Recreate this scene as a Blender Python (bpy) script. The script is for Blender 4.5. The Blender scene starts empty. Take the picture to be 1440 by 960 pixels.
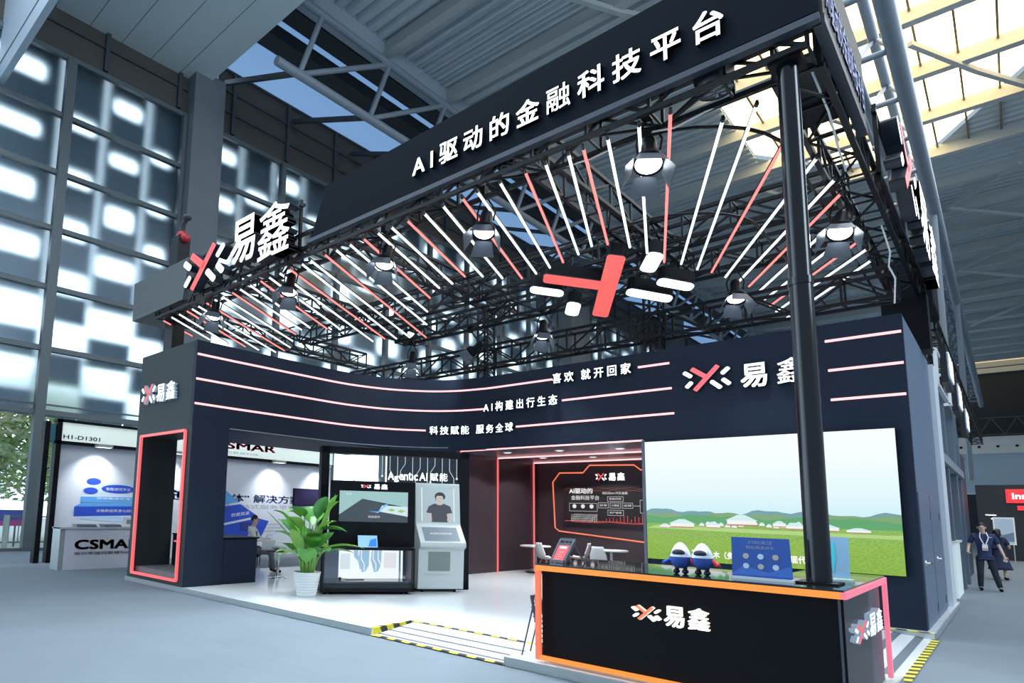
import bpy, bmesh, math, random
from mathutils import Vector, Matrix
random.seed(7)
S = bpy.context.scene
COL = S.collection
PI = math.pi

# ------------------------------------------------------------------ camera, world, exposure
cd = bpy.data.cameras.new('camera'); cam = bpy.data.objects.new('camera', cd); COL.objects.link(cam)
F, PITCH, ROLL, YAW = 891.35, .1283, .0266, .7922
cd.sensor_fit = 'HORIZONTAL'; cd.sensor_width = 36; cd.lens = F/1440*36
cd.shift_x = (720-523.06)/1440; cd.shift_y = (602.14-480)/1440
cd.clip_start = .05; cd.clip_end = 400
_f = Vector((-math.sin(YAW), math.cos(YAW), 0)); _r = Vector((math.cos(YAW), math.sin(YAW), 0)); _z = Vector((0, 0, 1))
_f2 = math.cos(PITCH)*_f+math.sin(PITCH)*_z; _u2 = -math.sin(PITCH)*_f+math.cos(PITCH)*_z
_r3 = math.cos(ROLL)*_r+math.sin(ROLL)*_u2; _u3 = -math.sin(ROLL)*_r+math.cos(ROLL)*_u2
cam.matrix_world = Matrix(((_r3.x, _u3.x, -_f2.x, 14.027), (_r3.y, _u3.y, -_f2.y, -6.304), (_r3.z, _u3.z, -_f2.z, 1.590), (0, 0, 0, 1)))
S.camera = cam
vs = S.view_settings
vs.view_transform = 'Standard'; vs.look = 'None'; vs.gamma = 1; vs.use_curve_mapping = False; vs.exposure = 0.0
W_SIDE, W_WEST, SPOT = .60, 4.2, 700
w = bpy.data.worlds.new('world'); S.world = w; w.use_nodes = True
nt = w.node_tree; nt.nodes.clear()
wo = nt.nodes.new('ShaderNodeOutputWorld'); bg = nt.nodes.new('ShaderNodeBackground')
tc = nt.nodes.new('ShaderNodeTexCoord'); sx = nt.nodes.new('ShaderNodeSeparateXYZ'); mr = nt.nodes.new('ShaderNodeMapRange')
mr.inputs['From Min'].default_value = -.75; mr.inputs['From Max'].default_value = -.35
mr.inputs['To Min'].default_value = W_WEST; mr.inputs['To Max'].default_value = W_SIDE
nt.links.new(tc.outputs['Generated'], sx.inputs[0]); nt.links.new(sx.outputs['X'], mr.inputs['Value'])
nt.links.new(mr.outputs[0], bg.inputs['Strength']); bg.inputs['Color'].default_value = (.66, .84, 1, 1)
nt.links.new(bg.outputs[0], wo.inputs[0])

def area(name, loc, aim, sx_, sy_, power, col):
    l = bpy.data.lights.new(name, 'AREA'); l.shape = 'RECTANGLE'; l.size = sx_; l.size_y = sy_; l.energy = power; l.color = col
    o = bpy.data.objects.new(name, l); COL.objects.link(o); o.location = loc
    o.rotation_euler = (Vector(aim)-Vector(loc)).to_track_quat('-Z', 'Y').to_euler(); return o
area('hall_fill_light', (6, -6, 21), (6, 0, 0), 26, 8, 2200, (.80, .90, 1))  # unseen fill light added above the booth front
area('hall_fill_light', (34, 4, 15), (13, 8, 3), 10, 10, 3500, (.74, .87, 1))  # added fill from the right, brightens the storage block side and the aisle
area('hall_fill_light', (16, 22, 20.5), (16, 22.001, 0), 10, 40, 5000, (.80, .90, 1))  # added fill under the roof over the right aisle, no lamp seen there

# ------------------------------------------------------------------ materials
MATS = {}
def mat(name, col=(.5, .5, .5), rough=.5, metal=0., emit=None, strength=1., spec=.5, bump=0, bscale=20, var=0, vscale=5, coat=0):
    if name in MATS: return MATS[name]
    m = bpy.data.materials.new(name); m.use_nodes = True; n = m.node_tree; b = n.nodes['Principled BSDF']
    b.inputs['Base Color'].default_value = (*col, 1); b.inputs['Roughness'].default_value = rough; b.inputs['Metallic'].default_value = metal
    b.inputs['Specular IOR Level'].default_value = spec; b.inputs['Coat Weight'].default_value = coat
    if emit:
        b.inputs['Emission Color'].default_value = (*emit, 1); b.inputs['Emission Strength'].default_value = strength
    if bump or var:
        t = n.nodes.new('ShaderNodeTexCoord'); z = n.nodes.new('ShaderNodeTexNoise'); z.inputs['Scale'].default_value = bscale
        z.inputs['Detail'].default_value = 4; n.links.new(t.outputs['Object'], z.inputs['Vector'])
        if bump:
            bp = n.nodes.new('ShaderNodeBump'); bp.inputs['Strength'].default_value = bump; bp.inputs['Distance'].default_value = .02
            n.links.new(z.outputs['Fac'], bp.inputs['Height']); n.links.new(bp.outputs[0], b.inputs['Normal'])
        if var:
            z2 = n.nodes.new('ShaderNodeTexNoise'); z2.inputs['Scale'].default_value = vscale; z2.inputs['Detail'].default_value = 5
            n.links.new(t.outputs['Object'], z2.inputs['Vector'])
            mx = n.nodes.new('ShaderNodeMix'); mx.data_type = 'RGBA'
            mx.inputs[6].default_value = (*[c*(1-var) for c in col], 1); mx.inputs[7].default_value = (*[min(1, c*(1+var)) for c in col], 1)
            n.links.new(z2.outputs['Fac'], mx.inputs[0]); n.links.new(mx.outputs[2], b.inputs['Base Color'])
    MATS[name] = m; return m
def lit(name, col, s=1.): return mat(name, (.02, .02, .02), .4, emit=col, strength=s)

BLK = mat('black_wall_paint', (.014, .0225, .042), .5, spec=.15, var=.12, vscale=2.5)
BLK2 = mat('black_panel', (.0045, .0055, .008), .5, spec=.12)
COLG = mat('charcoal_column_board', (.034, .043, .045), .55, spec=.2, var=.10, vscale=3)
NAVY = mat('navy_banner_board', (.006, .0095, .016), .7, spec=.08)
TRUSS = mat('black_truss_metal', (.006, .007, .010), .45, spec=.25)
POLE = mat('gloss_black_pole', (.004, .006, .010), .16, spec=.5)
STEEL = mat('grey_hall_steel', (.26, .31, .37), .5, metal=.2)
STEELD = mat('dark_hall_steel', (.05, .06, .07), .6)
GIRD = mat('girder_paint', (.42, .46, .48), .6)
ALU = mat('aluminium_edge', (.42, .46, .46), .4, metal=.5)
CHROME = mat('chrome', (.75, .77, .8), .12, metal=1)
WHITEP = mat('white_paint', (.78, .80, .80), .35)
WHITEF = mat('gloss_white_floor', (.82, .86, .88), .10, var=.02, vscale=1.5)
LED_W = lit('white_light_tube', (.86, .96, 1), 2.2)
LED_R = lit('red_light_tube', (1, .24, .22), 1.5)
LINE_R = lit('pink_red_led_line', (1, .44, .46), 1.9)
SIGN_W = lit('white_sign_face', (.88, .95, 1), 2.6)
SIGN_R = lit('red_sign_face', (1, .115, .115), 1.02)
LOGO_R = lit('coral_logo_face', (1, .17, .21), 1.05)
LOGO_O = lit('orange_logo_face', (1, .26, .14), 1.0)
NEON_O = lit('orange_neon', (1, .33, .035), 1.0)
NEON_C = lit('coral_neon', (1, .22, .10), .95)
NEON_P = lit('pink_neon', (.95, .22, .34), .95)
NEON_R = lit('red_neon_frame', (1, .16, .17), .95)
SIDE_D = mat('letter_side', (.015, .02, .03), .4)
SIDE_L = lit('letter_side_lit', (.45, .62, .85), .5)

# ------------------------------------------------------------------ mesh helpers
class MB:
    def __init__(s): s.v = []; s.f = []; s.mi = []; s.sm = []
    def add(s, vs_, fs, mi=0, smooth=False):
        b = len(s.v); s.v += [Vector(x) for x in vs_]
        for f in fs: s.f.append([b+i for i in f]); s.mi.append(mi); s.sm.append(smooth)
        return s
    def box(s, x0, x1, y0, y1, z0, z1, mi=0):
        return s.add([(x0, y0, z0), (x1, y0, z0), (x1, y1, z0), (x0, y1, z0), (x0, y0, z1), (x1, y0, z1), (x1, y1, z1), (x0, y1, z1)],
                     [(0, 3, 2, 1), (4, 5, 6, 7), (0, 1, 5, 4), (1, 2, 6, 5), (2, 3, 7, 6), (3, 0, 4, 7)], mi)
    def bar(s, p, q, w, h=None, mi=0, up=(0, 0, 1)):
        p, q = Vector(p), Vector(q); h = h or w; d = (q-p).normalized(); u = Vector(up)
        if abs(d.dot(u)) > .98: u = Vector((1, 0, 0))
        r = d.cross(u).normalized()*(w/2); u = r.cross(d).normalized()*(h/2)
        vv = [p-r-u, p+r-u, p+r+u, p-r+u, q-r-u, q+r-u, q+r+u, q-r+u]
        return s.add(vv, [(0, 3, 2, 1), (4, 5, 6, 7), (0, 1, 5, 4), (1, 2, 6, 5), (2, 3, 7, 6), (3, 0, 4, 7)], mi)
    def tube(s, pts, r, n=10, mi=0, cap=True, closed=False):
        pts = [Vector(p) for p in pts]; rs = r if isinstance(r, (list, tuple)) else [r]*len(pts); m = len(pts); ring = []; pu = None
        for i, p in enumerate(pts):
            a = pts[i-1] if (i or closed) else p; b = pts[(i+1) % m] if (i < m-1 or closed) else p
            d = (b-a).normalized()
            u = pu - d*pu.dot(d) if pu is not None else (Vector((0, 0, 1)) if abs(d.z) < .9 else Vector((1, 0, 0)))
            u = (u-d*u.dot(d)).normalized(); pu = u; w_ = d.cross(u)
            ring.append([p+(u*math.cos(2*PI*k/n)+w_*math.sin(2*PI*k/n))*rs[i] for k in range(n)])
        vv = [x for rr in ring for x in rr]; ff = []
        for i in range(m if closed else m-1):
            j = (i+1) % m
            for k in range(n): ff.append((i*n+k, i*n+(k+1) % n, j*n+(k+1) % n, j*n+k))
        s.add(vv, ff, mi, True)
        if cap and not closed:
            s.add(ring[0], [tuple(range(n-1, -1, -1))], mi); s.add(ring[-1], [tuple(range(n))], mi)
        return s
    def lathe(s, prof, n=24, mi=0, c=(0, 0, 0), M=None):
        vv = []; ff = []
        for r, z in prof:
            for k in range(n):
                q = Vector((r*math.cos(2*PI*k/n), r*math.sin(2*PI*k/n), z))
                vv.append((M @ q if M else q)+Vector(c))
        for i in range(len(prof)-1):
            for k in range(n): ff.append((i*n+k, i*n+(k+1) % n, (i+1)*n+(k+1) % n, (i+1)*n+k))
        return s.add(vv, ff, mi, True)
    def ell(s, c, rx, ry, rz, n=16, m=10, mi=0, M=None):
        prof = [(max(1e-4, math.sin(PI*i/m)), -math.cos(PI*i/m)) for i in range(m+1)]
        T = Matrix.Diagonal((rx, ry, rz)); T = (M @ T) if M else T
        return s.lathe(prof, n, mi, c, T)
    def poly(s, p2, O, U, V, N=None, d=0, mi=0, mside=None):
        """flat polygon (or prism of thickness d along N) in the plane O + U*x + V*y"""
        O, U, V = Vector(O), Vector(U), Vector(V); n = len(p2)
        a = [O+U*x+V*y for x, y in p2]
        if not d: return s.add(a, [tuple(range(n))], mi)
        N = Vector(N); b = [q+N*d for q in a]
        s.add(b, [tuple(range(n))], mi); s.add(a, [tuple(range(n-1, -1, -1))], mi if mside is None else mside)
        s.add(a+b, [(i, (i+1) % n, n+(i+1) % n, n+i) for i in range(n)], mi if mside is None else mside)
        return s
    def build(s, name, mats, parent=None, loc=None, bevel=0):
        me = bpy.data.meshes.new(name); me.from_pydata([tuple(v) for v in s.v], [], s.f)
        for m in (mats if isinstance(mats, (list, tuple)) else [mats]): me.materials.append(m)
        me.polygons.foreach_set('material_index', s.mi); me.polygons.foreach_set('use_smooth', s.sm); me.update()
        o = bpy.data.objects.new(name, me); COL.objects.link(o)
        if parent: o.parent = parent
        if loc: o.location = loc
        if bevel:
            b = o.modifiers.new('bevel', 'BEVEL'); b.width = bevel; b.segments = 2; b.limit_method = 'ANGLE'; b.angle_limit = .7
        return o
def tag(o, label, cat, group=None, kind=None):
    o['label'] = label; o['category'] = cat
    if group: o['group'] = group
    if kind: o['kind'] = kind
    return o
def thing(name, label, cat, loc=(0, 0, 0), rz=0, group=None):
    o = bpy.data.objects.new(name, None); COL.objects.link(o); o.empty_display_size = .1
    o.location = loc; o.rotation_euler = (0, 0, rz); return tag(o, label, cat, group)
def struct(o, label=None, cat=None):
    o['kind'] = 'structure'
    if label: o['label'] = label
    if cat: o['category'] = cat
    return o
def copy_tree(root, loc=None):
    c = root.copy(); COL.objects.link(c)
    for ch in list(root.children):
        k = ch.copy(); COL.objects.link(k); k.parent = c
        for g in list(ch.children):
            h = g.copy(); COL.objects.link(h); h.parent = k
    if loc: c.location = loc
    return c
ORD = ['first', 'second', 'third', 'fourth', 'fifth', 'sixth', 'seventh', 'eighth', 'ninth', 'tenth', 'eleventh', 'twelfth', 'thirteenth', 'fourteenth',
       'fifteenth', 'sixteenth', 'seventeenth', 'eighteenth', 'nineteenth', 'twentieth']
def ordw(i):
    if i < 20: return ORD[i]
    t = ['twenty', 'thirty', 'forty', 'fifty'][(i+1)//10-2]; r = (i+1) % 10
    return t+'-'+ORD[r-1] if r else {'twenty': 'twentieth', 'thirty': 'thirtieth', 'forty': 'fortieth', 'fifty': 'fiftieth'}[t]

# ------------------------------------------------------------------ writing
GL = {}
def glyphs(txt, bold=.012, ext=True):
    if bold > .004 and any(ch in '鑫喜赋能融' for ch in txt): bold = min(bold, .006)
    k = (txt, bold, ext)
    if k in GL: return GL[k]
    c = bpy.data.curves.new('t', 'FONT'); c.body = txt; c.size = 1; c.resolution_u = 3
    if ext: c.extrude = .5
    o = bpy.data.objects.new('t', c); COL.objects.link(o)
    dg = bpy.context.evaluated_depsgraph_get(); dg.update()
    me = bpy.data.meshes.new_from_object(o.evaluated_get(dg))
    v0 = [tuple(x.co) for x in me.vertices]; f0 = [tuple(p.vertices) for p in me.polygons]
    bpy.data.objects.remove(o); bpy.data.curves.remove(c); bpy.data.meshes.remove(me)
    v = []; f = []; nz = []
    for dx, dy in (((-1, -1), (1, -1), (1, 1), (-1, 1)) if bold > 0 else ((0, 0),)):
        b = len(v); v += [(x+dx*bold, y+dy*bold, z) for x, y, z in v0]
        for q in f0:
            f.append(tuple(i+b for i in q)); nz.append(1 if (not ext or min(v0[i][2] for i in q) > .49) else 0)
    xs = [a[0] for a in v] or [0]; ys = [a[1] for a in v] or [0]
    GL[k] = (v, f, nz, min(xs), max(xs), min(ys), max(ys)); return GL[k]
def text(name, txt, O, U, V, L, H, depth, mats, parent=None, bold=.012, each=False, gap=1.08):
    """writing that fills the box O, O+U*L, O+V*H; N = UxV; mats = [face, side]; each: one mesh per character"""
    O, U, V = Vector(O), Vector(U).normalized(), Vector(V).normalized(); N = U.cross(V).normalized()
    if not isinstance(mats, (list, tuple)): mats = [mats, mats]
    ext = depth > 0; out = []
    def emitm(g, sx_, sy_, ox, oy, nm):
        v, f, nz = g[0], g[1], g[2]; mb = MB()
        vv = [O+U*((x-ox)*sx_)+V*((y-oy)*sy_)+N*((z+.5)*depth if ext else .0) for x, y, z in v]
        for fc, z in zip(f, nz):
            mb.f.append(list(fc)); mb.mi.append(0 if z > .5 else 1); mb.sm.append(False)
        mb.v = vv
        out.append(mb.build(nm, mats, parent))
    if not each:
        g = glyphs(txt, bold, ext); sx_ = L/max(1e-6, g[4]-g[3]); sy_ = H/max(1e-6, g[6]-g[5])
        emitm(g, sx_, sy_, g[3], g[5], name)
    else:
        adv = 0; items = []; ylo, yhi = 9, -9
        for ch in txt:
            if ch == ' ': adv += .45; continue
            g = glyphs(ch, bold, ext); cjk = ord(ch) > 0x2000
            if cjk: items.append((g, adv)); adv += gap
            else: items.append((g, adv-g[3])); adv += (g[4]-g[3])+.16+(gap-1.08)
            ylo = min(ylo, g[5]); yhi = max(yhi, g[6])
        tot = max(a+g[4] for g, a in items); lo = min(a+g[3] for g, a in items)
        sx_ = L/(tot-lo); sy_ = H/(yhi-ylo)
        for g, a in items: emitm(g, sx_, sy_, lo-a, ylo, name)
    return out
def logo(parent, C, U, V, s, depth, red, white, side, sv=None, inset=0):
    """the mark: a red Y of two bars and five white dashes, centre C, half width s"""
    C, U, V = Vector(C), Vector(U).normalized(), Vector(V).normalized(); N = U.cross(V).normalized(); sv = sv or s
    def caps(p, q, hw, rr, off=0):
        p, q = Vector(p), Vector(q); d = (q-p).normalized(); n = Vector((-d.y, d.x)); pts = []
        for (e, sd, a0) in ((q, d, -PI/2), (p, -d, PI/2)):
            for (cs, b0) in ((-1, -PI/2), (1, 0)):
                cn = e-sd*rr+(n if sd is d else -n)*cs*(hw-rr)
                for k in range(5):
                    a = b0+(PI/2)*k/4
                    pts.append(cn+(sd*math.cos(a)+(n if sd is d else -n)*math.sin(a))*rr)
        return [(x.x*s, x.y*sv) for x in pts]
    m = MB()
    for p, q in (((-.50, -.66), (.53, .57)), ((-.62, .56), (.06, -.02))):
        m.poly(caps(p, q, .115, .05), C, U, V, N, depth, 0, 1)
    m.build('logo_mark', [red, side], parent)
    for p, q in (((-.97, .41), (-.61, .10)), ((-.60, -.16), (-.87, -.46)), ((.98, .40), (.66, .08)), ((.68, -.17), (1.0, -.51)), ((.20, -.22), (.63, -.66))):
        MB().poly(caps(p, q, .10, .075), C, U, V, N, depth, 0, 1).build('logo_dash', [white, side], parent)

# ------------------------------------------------------------------ hall: floor, ground, glass walls, roof
def floor_mat():
    m = mat('grey_exhibition_carpet', (.172, .208, .245), .95, bump=.5, bscale=170, var=.10, vscale=1.1)
    n = m.node_tree; b = n.nodes['Principled BSDF']
    t = n.nodes.new('ShaderNodeTexCoord'); mp = n.nodes.new('ShaderNodeMapping'); mp.inputs['Rotation'].default_value[2] = .6; mp.inputs['Scale'].default_value = (.5, 2.2, 1)
    z = n.nodes.new('ShaderNodeTexNoise'); z.inputs['Scale'].default_value = 1.4; z.inputs['Detail'].default_value = 3
    bp = n.nodes.new('ShaderNodeBump'); bp.inputs['Strength'].default_value = .35; bp.inputs['Distance'].default_value = .05
    old = b.inputs['Normal'].links[0].from_node
    n.links.new(t.outputs['Object'], mp.inputs[0]); n.links.new(mp.outputs[0], z.inputs['Vector']); n.links.new(z.outputs['Fac'], bp.inputs['Height'])
    n.links.new(old.outputs[0], bp.inputs['Normal']); n.links.new(bp.outputs[0], b.inputs['Normal'])
    return m
struct(MB().box(-10, 45, -9, 118, -.3, -.1).build('floor', floor_mat()))
struct(MB().box(-60, -10, -40, 60, -.4, -.18).build('ground', mat('pale_paving', (.55, .56, .53), .9, var=.15)))

FROST = bpy.data.materials.new('frosted_glass'); FROST.use_nodes = True
n = FROST.node_tree; n.nodes.clear(); o_ = n.nodes.new('ShaderNodeOutputMaterial'); rf = n.nodes.new('ShaderNodeBsdfRefraction'); gl = n.nodes.new('ShaderNodeBsdfGlossy'); mx = n.nodes.new('ShaderNodeMixShader')
rf.inputs['IOR'].default_value = 1.38; rf.inputs['Roughness'].default_value = .72; rf.inputs['Color'].default_value = (.86, .93, .95, 1)
gl.inputs['Roughness'].default_value = .25; gl.inputs['Color'].default_value = (.5, .6, .7, 1); mx.inputs[0].default_value = .10
n.links.new(rf.outputs[0], mx.inputs[1]); n.links.new(gl.outputs[0], mx.inputs[2]); n.links.new(mx.outputs[0], o_.inputs[0])
CLEAR = bpy.data.materials.new('clear_glass'); CLEAR.use_nodes = True
n = CLEAR.node_tree; n.nodes.clear(); o_ = n.nodes.new('ShaderNodeOutputMaterial'); tr = n.nodes.new('ShaderNodeBsdfTransparent'); gl = n.nodes.new('ShaderNodeBsdfGlossy'); mx = n.nodes.new('ShaderNodeMixShader')
tr.inputs['Color'].default_value = (.93, .97, .97, 1); gl.inputs['Roughness'].default_value = .03; mx.inputs[0].default_value = .06
n.links.new(tr.outputs[0], mx.inputs[1]); n.links.new(gl.outputs[0], mx.inputs[2]); n.links.new(mx.outputs[0], o_.inputs[0])
SHADE = mat('blue_grey_sun_board', (.17, .235, .30), .8)
FRAME = mat('dark_window_frame', (.10, .125, .14), .5)
CONC = mat('grey_concrete', (.15, .17, .195), .85, bump=.2, bscale=8, var=.18, vscale=1.2)
BROWN = mat('brown_grey_wall_panel', (.075, .07, .065), .7, var=.1)
GX = -10.0
RAILS = [4.72, 7.0, 9.25, 11.45, 13.6, 15.85, 18.2]
def bay(idx, y0, y1, xs, lo=True, fine=None):
    """one bay of the glass wall: frosted panes above 4.7 m, clear below, sun boards a little outside"""
    par = struct(bpy.data.objects.new('window_%d' % idx, None)); COL.objects.link(par)
    MB().add([(GX, y0, 4.72), (GX, y1, 4.72), (GX, y1, 18.2), (GX, y0, 18.2)], [(0, 1, 2, 3)]).build('glass_pane', FROST, par)
    if lo: MB().add([(GX, y0, -.05), (GX, y1, -.05), (GX, y1, 4.6), (GX, y0, 4.6)], [(0, 1, 2, 3)]).build('glass_pane', CLEAR, par)
    fr = MB()
    for z in RAILS: fr.box(GX-.05, GX+.16, y0, y1, z-.09, z+.09)
    fr.box(GX-.04, GX+.1, y0, y1, 4.98, 5.03); fr.box(GX-.05, GX+.14, y0, y1, -.18, 0)
    for y, w_ in xs: fr.box(GX-.06, GX+.24, y-w_, y+w_, -.1, 18.2)
    fr.build('window_frame', FRAME, par)
    sh = MB(); cols = fine
    for ci in range(len(cols)-1):
        a, b = cols[ci], cols[ci+1]
        for ri in range(len(RAILS)-1):
            zz0, zz1 = RAILS[ri], RAILS[ri+1]; h = zz1-zz0
            up = (ci % 2 == 0)
            g0 = random.uniform(.19, .25) if ri > 3 else (random.uniform(.32, .38) if ri > 1 else random.uniform(.46, .52))
            lo_, hi_ = (zz1-h*g0-h*.10, zz1-h*.10) if up else (zz0+h*.06, zz0+h*(g0+.06))
            ins = (b-a)*(.20 if ri > 2 else .10 if ri > 1 else .03); A, B_ = a+(.03 if ci else -1.2), b-(.03 if ci < len(cols)-2 else -1.2); xx = (GX-1.0, GX-.95)
            top = 1.6 if ri == len(RAILS)-2 else .03
            sh.box(*xx, A, B_, zz0-.03, lo_); sh.box(*xx, A, B_, hi_, zz1+top)
            sh.box(*xx, A, a+ins, lo_, hi_); sh.box(*xx, b-ins, B_, lo_, hi_)
    sh.build('sun_shade', SHADE, par)
    bp = MB(); hi = 21.4
    bp.box(GX-.3, GX, y0, y1, 18.3, hi)
    bp.build('wall_panel', BROWN, par)
    br = MB()
    yy = y0+.8
    while yy < y1:
        br.bar((GX+.1, yy, 18.4), (GX+.1, yy, hi), .16, .12); yy += 3.1
    for z in (18.3, 19.4, 20.4, hi): br.box(GX, GX+.1, y0, y1, z-.05, z+.05)
    br.build('panel_rib', STEELD, par)
bay(1, -8, 5.6, [(-4.2, .1), (.85, .17), (5.5, .08)], True, [-8, -5.5, -2.6, .85, 2.5, 4.3, 5.6])
yb, k = 7.05, 2
while yb < 100:
    L_ = 13.0 if k == 2 else 18.0
    ye = yb+L_ if k > 2 else 37.5
    cs = []; y = yb
    while y < ye-.5: cs.append(y); y += 1.85
    cs.append(ye)
    bay(k, yb, ye, [(yy, .12) for yy in cs[2::2]], True, cs)
    yb = ye+3.0; k += 1
for i, (a, b) in enumerate(((5.6, 7.05), (37.5, 40.5), (58.5, 61.5), (79.5, 82.5))):
    struct(MB().box(-10.6, -8.9 if i else -9.3, a, b, -.1, 20.2 if i == 0 else 22).build('column', CONC))
# clerestory band and beam box
TRANSL = bpy.data.materials.new('blue_translucent_sheet'); TRANSL.use_nodes = True
n = TRANSL.node_tree; n.nodes.clear(); o_ = n.nodes.new('ShaderNodeOutputMaterial'); t1 = n.nodes.new('ShaderNodeBsdfTranslucent'); d1 = n.nodes.new('ShaderNodeBsdfDiffuse'); mx = n.nodes.new('ShaderNodeMixShader')
t1.inputs['Color'].default_value = (.22, .33, .50, 1); d1.inputs['Color'].default_value = (.40, .50, .62, 1); mx.inputs[0].default_value = .5
n.links.new(t1.outputs[0], mx.inputs[1]); n.links.new(d1.outputs[0], mx.inputs[2]); n.links.new(mx.outputs[0], o_.inputs[0])
cl = MB(); y = 6.4
while y < 104: cl.add([(-10, y, 21.4), (-10, y+4.9, 21.4), (-6.6, y+4.9, 24.4), (-6.6, y, 24.4)], [(0, 1, 2, 3)]); y += 4.9
struct(cl.build('window_12', TRANSL))
BOXB = mat('pale_beam_cladding', (.60, .70, .73), .6, var=.05, vscale=.3)
bm_ = MB().box(-10.2, 9, .15, 6.4, 20, 23.5)
struct(bm_.build('beam', BOXB))
sm_ = MB()
for yy in (1.4, 2.65, 3.9, 5.15): sm_.box(-10.2, 9, yy-.012, yy+.012, 19.992, 20.0)
sm_.box(-10.2, 9, .13, .15, 20.55, 20.6)
struct(sm_.build('trim_1', mat('seam_grey', (.16, .2, .22), .7)))

struct(MB().box(-10, -2.5, -1.5, -1.3, 16, 23).build('beam', mat('pale_blue_cladding', (.46, .56, .66), .5)))
struct(MB().box(-10, -2.5, -1.515, -1.5, 16.62, 16.68).build('trim_5', mat('seam_grey', (.16, .2, .22), .7)))
def deck_mat():
    m = mat('ribbed_metal_deck', (.50, .57, .62), .55)
    n = m.node_tree; b = n.nodes['Principled BSDF']
    t = n.nodes.new('ShaderNodeTexCoord'); wv = n.nodes.new('ShaderNodeTexWave'); wv.bands_direction = 'Y'; wv.wave_profile = 'SIN'; wv.inputs['Scale'].default_value = .55
    bp = n.nodes.new('ShaderNodeBump'); bp.inputs['Strength'].default_value = .8; bp.inputs['Distance'].default_value = .12
    n.links.new(t.outputs['Object'], wv.inputs['Vector']); n.links.new(wv.outputs['Fac'], bp.inputs['Height']); n.links.new(bp.outputs[0], b.inputs['Normal'])
    return m
DECK = deck_mat()
# real ribs: folded sheet, open over the skylight
SKY = [(4.9, 23.6), (4.9, 33.2), (8.2, 37.8), (11.8, 39.6), (13.9, 36.2), (15.9, 33.0), (17.2, 30), (17.2, 19), (9.2, 19)]
DZ = 22.3
def deck(x0, x1, y0, y1):
    m = MB(); y = y0; vv = []
    while y < y1:
        p = min(.62, y1-y); vv += [(y, 0), (y+p*.6, 0), (y+p*.66, .2), (y+p*.94, .2)]; y += p
    vv.append((y1, 0))
    for (a, za), (b, zb) in zip(vv[:-1], vv[1:]): m.add([(x0, a, DZ+za), (x1, a, DZ+za), (x1, b, DZ+zb), (x0, b, DZ+zb)], [(0, 3, 2, 1)])
    return m
dk = MB()
for a in ((-4.6, 4.9, 4, 120), (4.9, 17.2, 4, 19), (17.2, 46, 4, 120), (4.9, 17.2, 39.6, 100), (4.9, 17.2, 118, 120)): 
    q = deck(*a); b0 = len(dk.v); dk.v += q.v; dk.f += [[i+b0 for i in f] for f in q.f]; dk.mi += q.mi; dk.sm += q.sm
# the rest of the sky opening's surround
dk.poly([(4.9, 19), (9.2, 19), (4.9, 23.6)], (0, 0, DZ), (1, 0, 0), (0, 1, 0)); dk.poly([(4.9, 33.2), (8.2, 37.8), (11.8, 39.6), (4.9, 39.6)], (0, 0, DZ), (1, 0, 0), (0, 1, 0))
dk.poly([(11.8, 39.6), (13.9, 36.2), (15.9, 33), (17.2, 30), (17.2, 39.6)], (0, 0, DZ), (1, 0, 0), (0, 1, 0))
struct(dk.build('ceiling', DECK))
GLOW = lit('warm_daylight_sheet', (1, .74, .34), 6.0)
struct(MB().poly(SKY, (0, 0, DZ+.25), (1, 0, 0), (0, 1, 0)).build('window_13', GLOW), 'bright warm skylight in the hall roof', 'skylight')
struct(MB().poly([(4.9, 100), (17.2, 100), (17.2, 118), (4.9, 118)], (0, 0, DZ+.2), (1, 0, 0), (0, 1, 0)).build('window_14', lit('far_skylight_reflection', (1, .78, .42), .9)))  # glowing sheet imitating the skylight's warm reflection far down the roof
gm = MB(); y = 7.6
gl_ = []
while y < 118:
    gl_.append(y); gm.box(-4.4, 46, y-.08, y+.08, 21.7, 22.3); gm.box(-4.4, 46, y-.20, y+.20, 21.64, 21.7); y += 4.4
struct(gm.build('ceiling_beam', GIRD))
gb = MB()
for x in (6.2, 7.45, 8.7, 9.95, 11.2, 12.45, 13.7, 14.95, 16.2): gb.box(x-.04, x+.04, 19, 39.5, 22.15, 22.28)
struct(gb.build('ceiling_beam', mat('skylight_mullion', (.20, .17, .12), .6)))
dg = MB()
for (x0, y0, x1, y1) in ((12.3, 26.5, 14.2, 30.5), (14.2, 30.5, 16.6, 34.8), (2, 12, 4.2, 16.4), (4.2, 16.4, 7, 20.8), (12.4, 46, 15.6, 42), (12.4, 46.3, 16, 51), (12.2, 60, 16, 55), (12.2, 60.3, 16.5, 66), (12.2, 80, 16, 74), (9, 30.5, 11, 34.9), (4.5, 36, 8, 43.5)):
    dg.bar((x0, y0, 21.6), (x1, y1, 21.6), .2, .2)
struct(dg.build('ceiling_beam', GIRD))
struct(MB().box(-4.9, -4.3, 4, 118, 21.5, 22.5).build('ceiling_beam', mat('pale_blue_beam', (.36, .43, .50), .5)))

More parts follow.
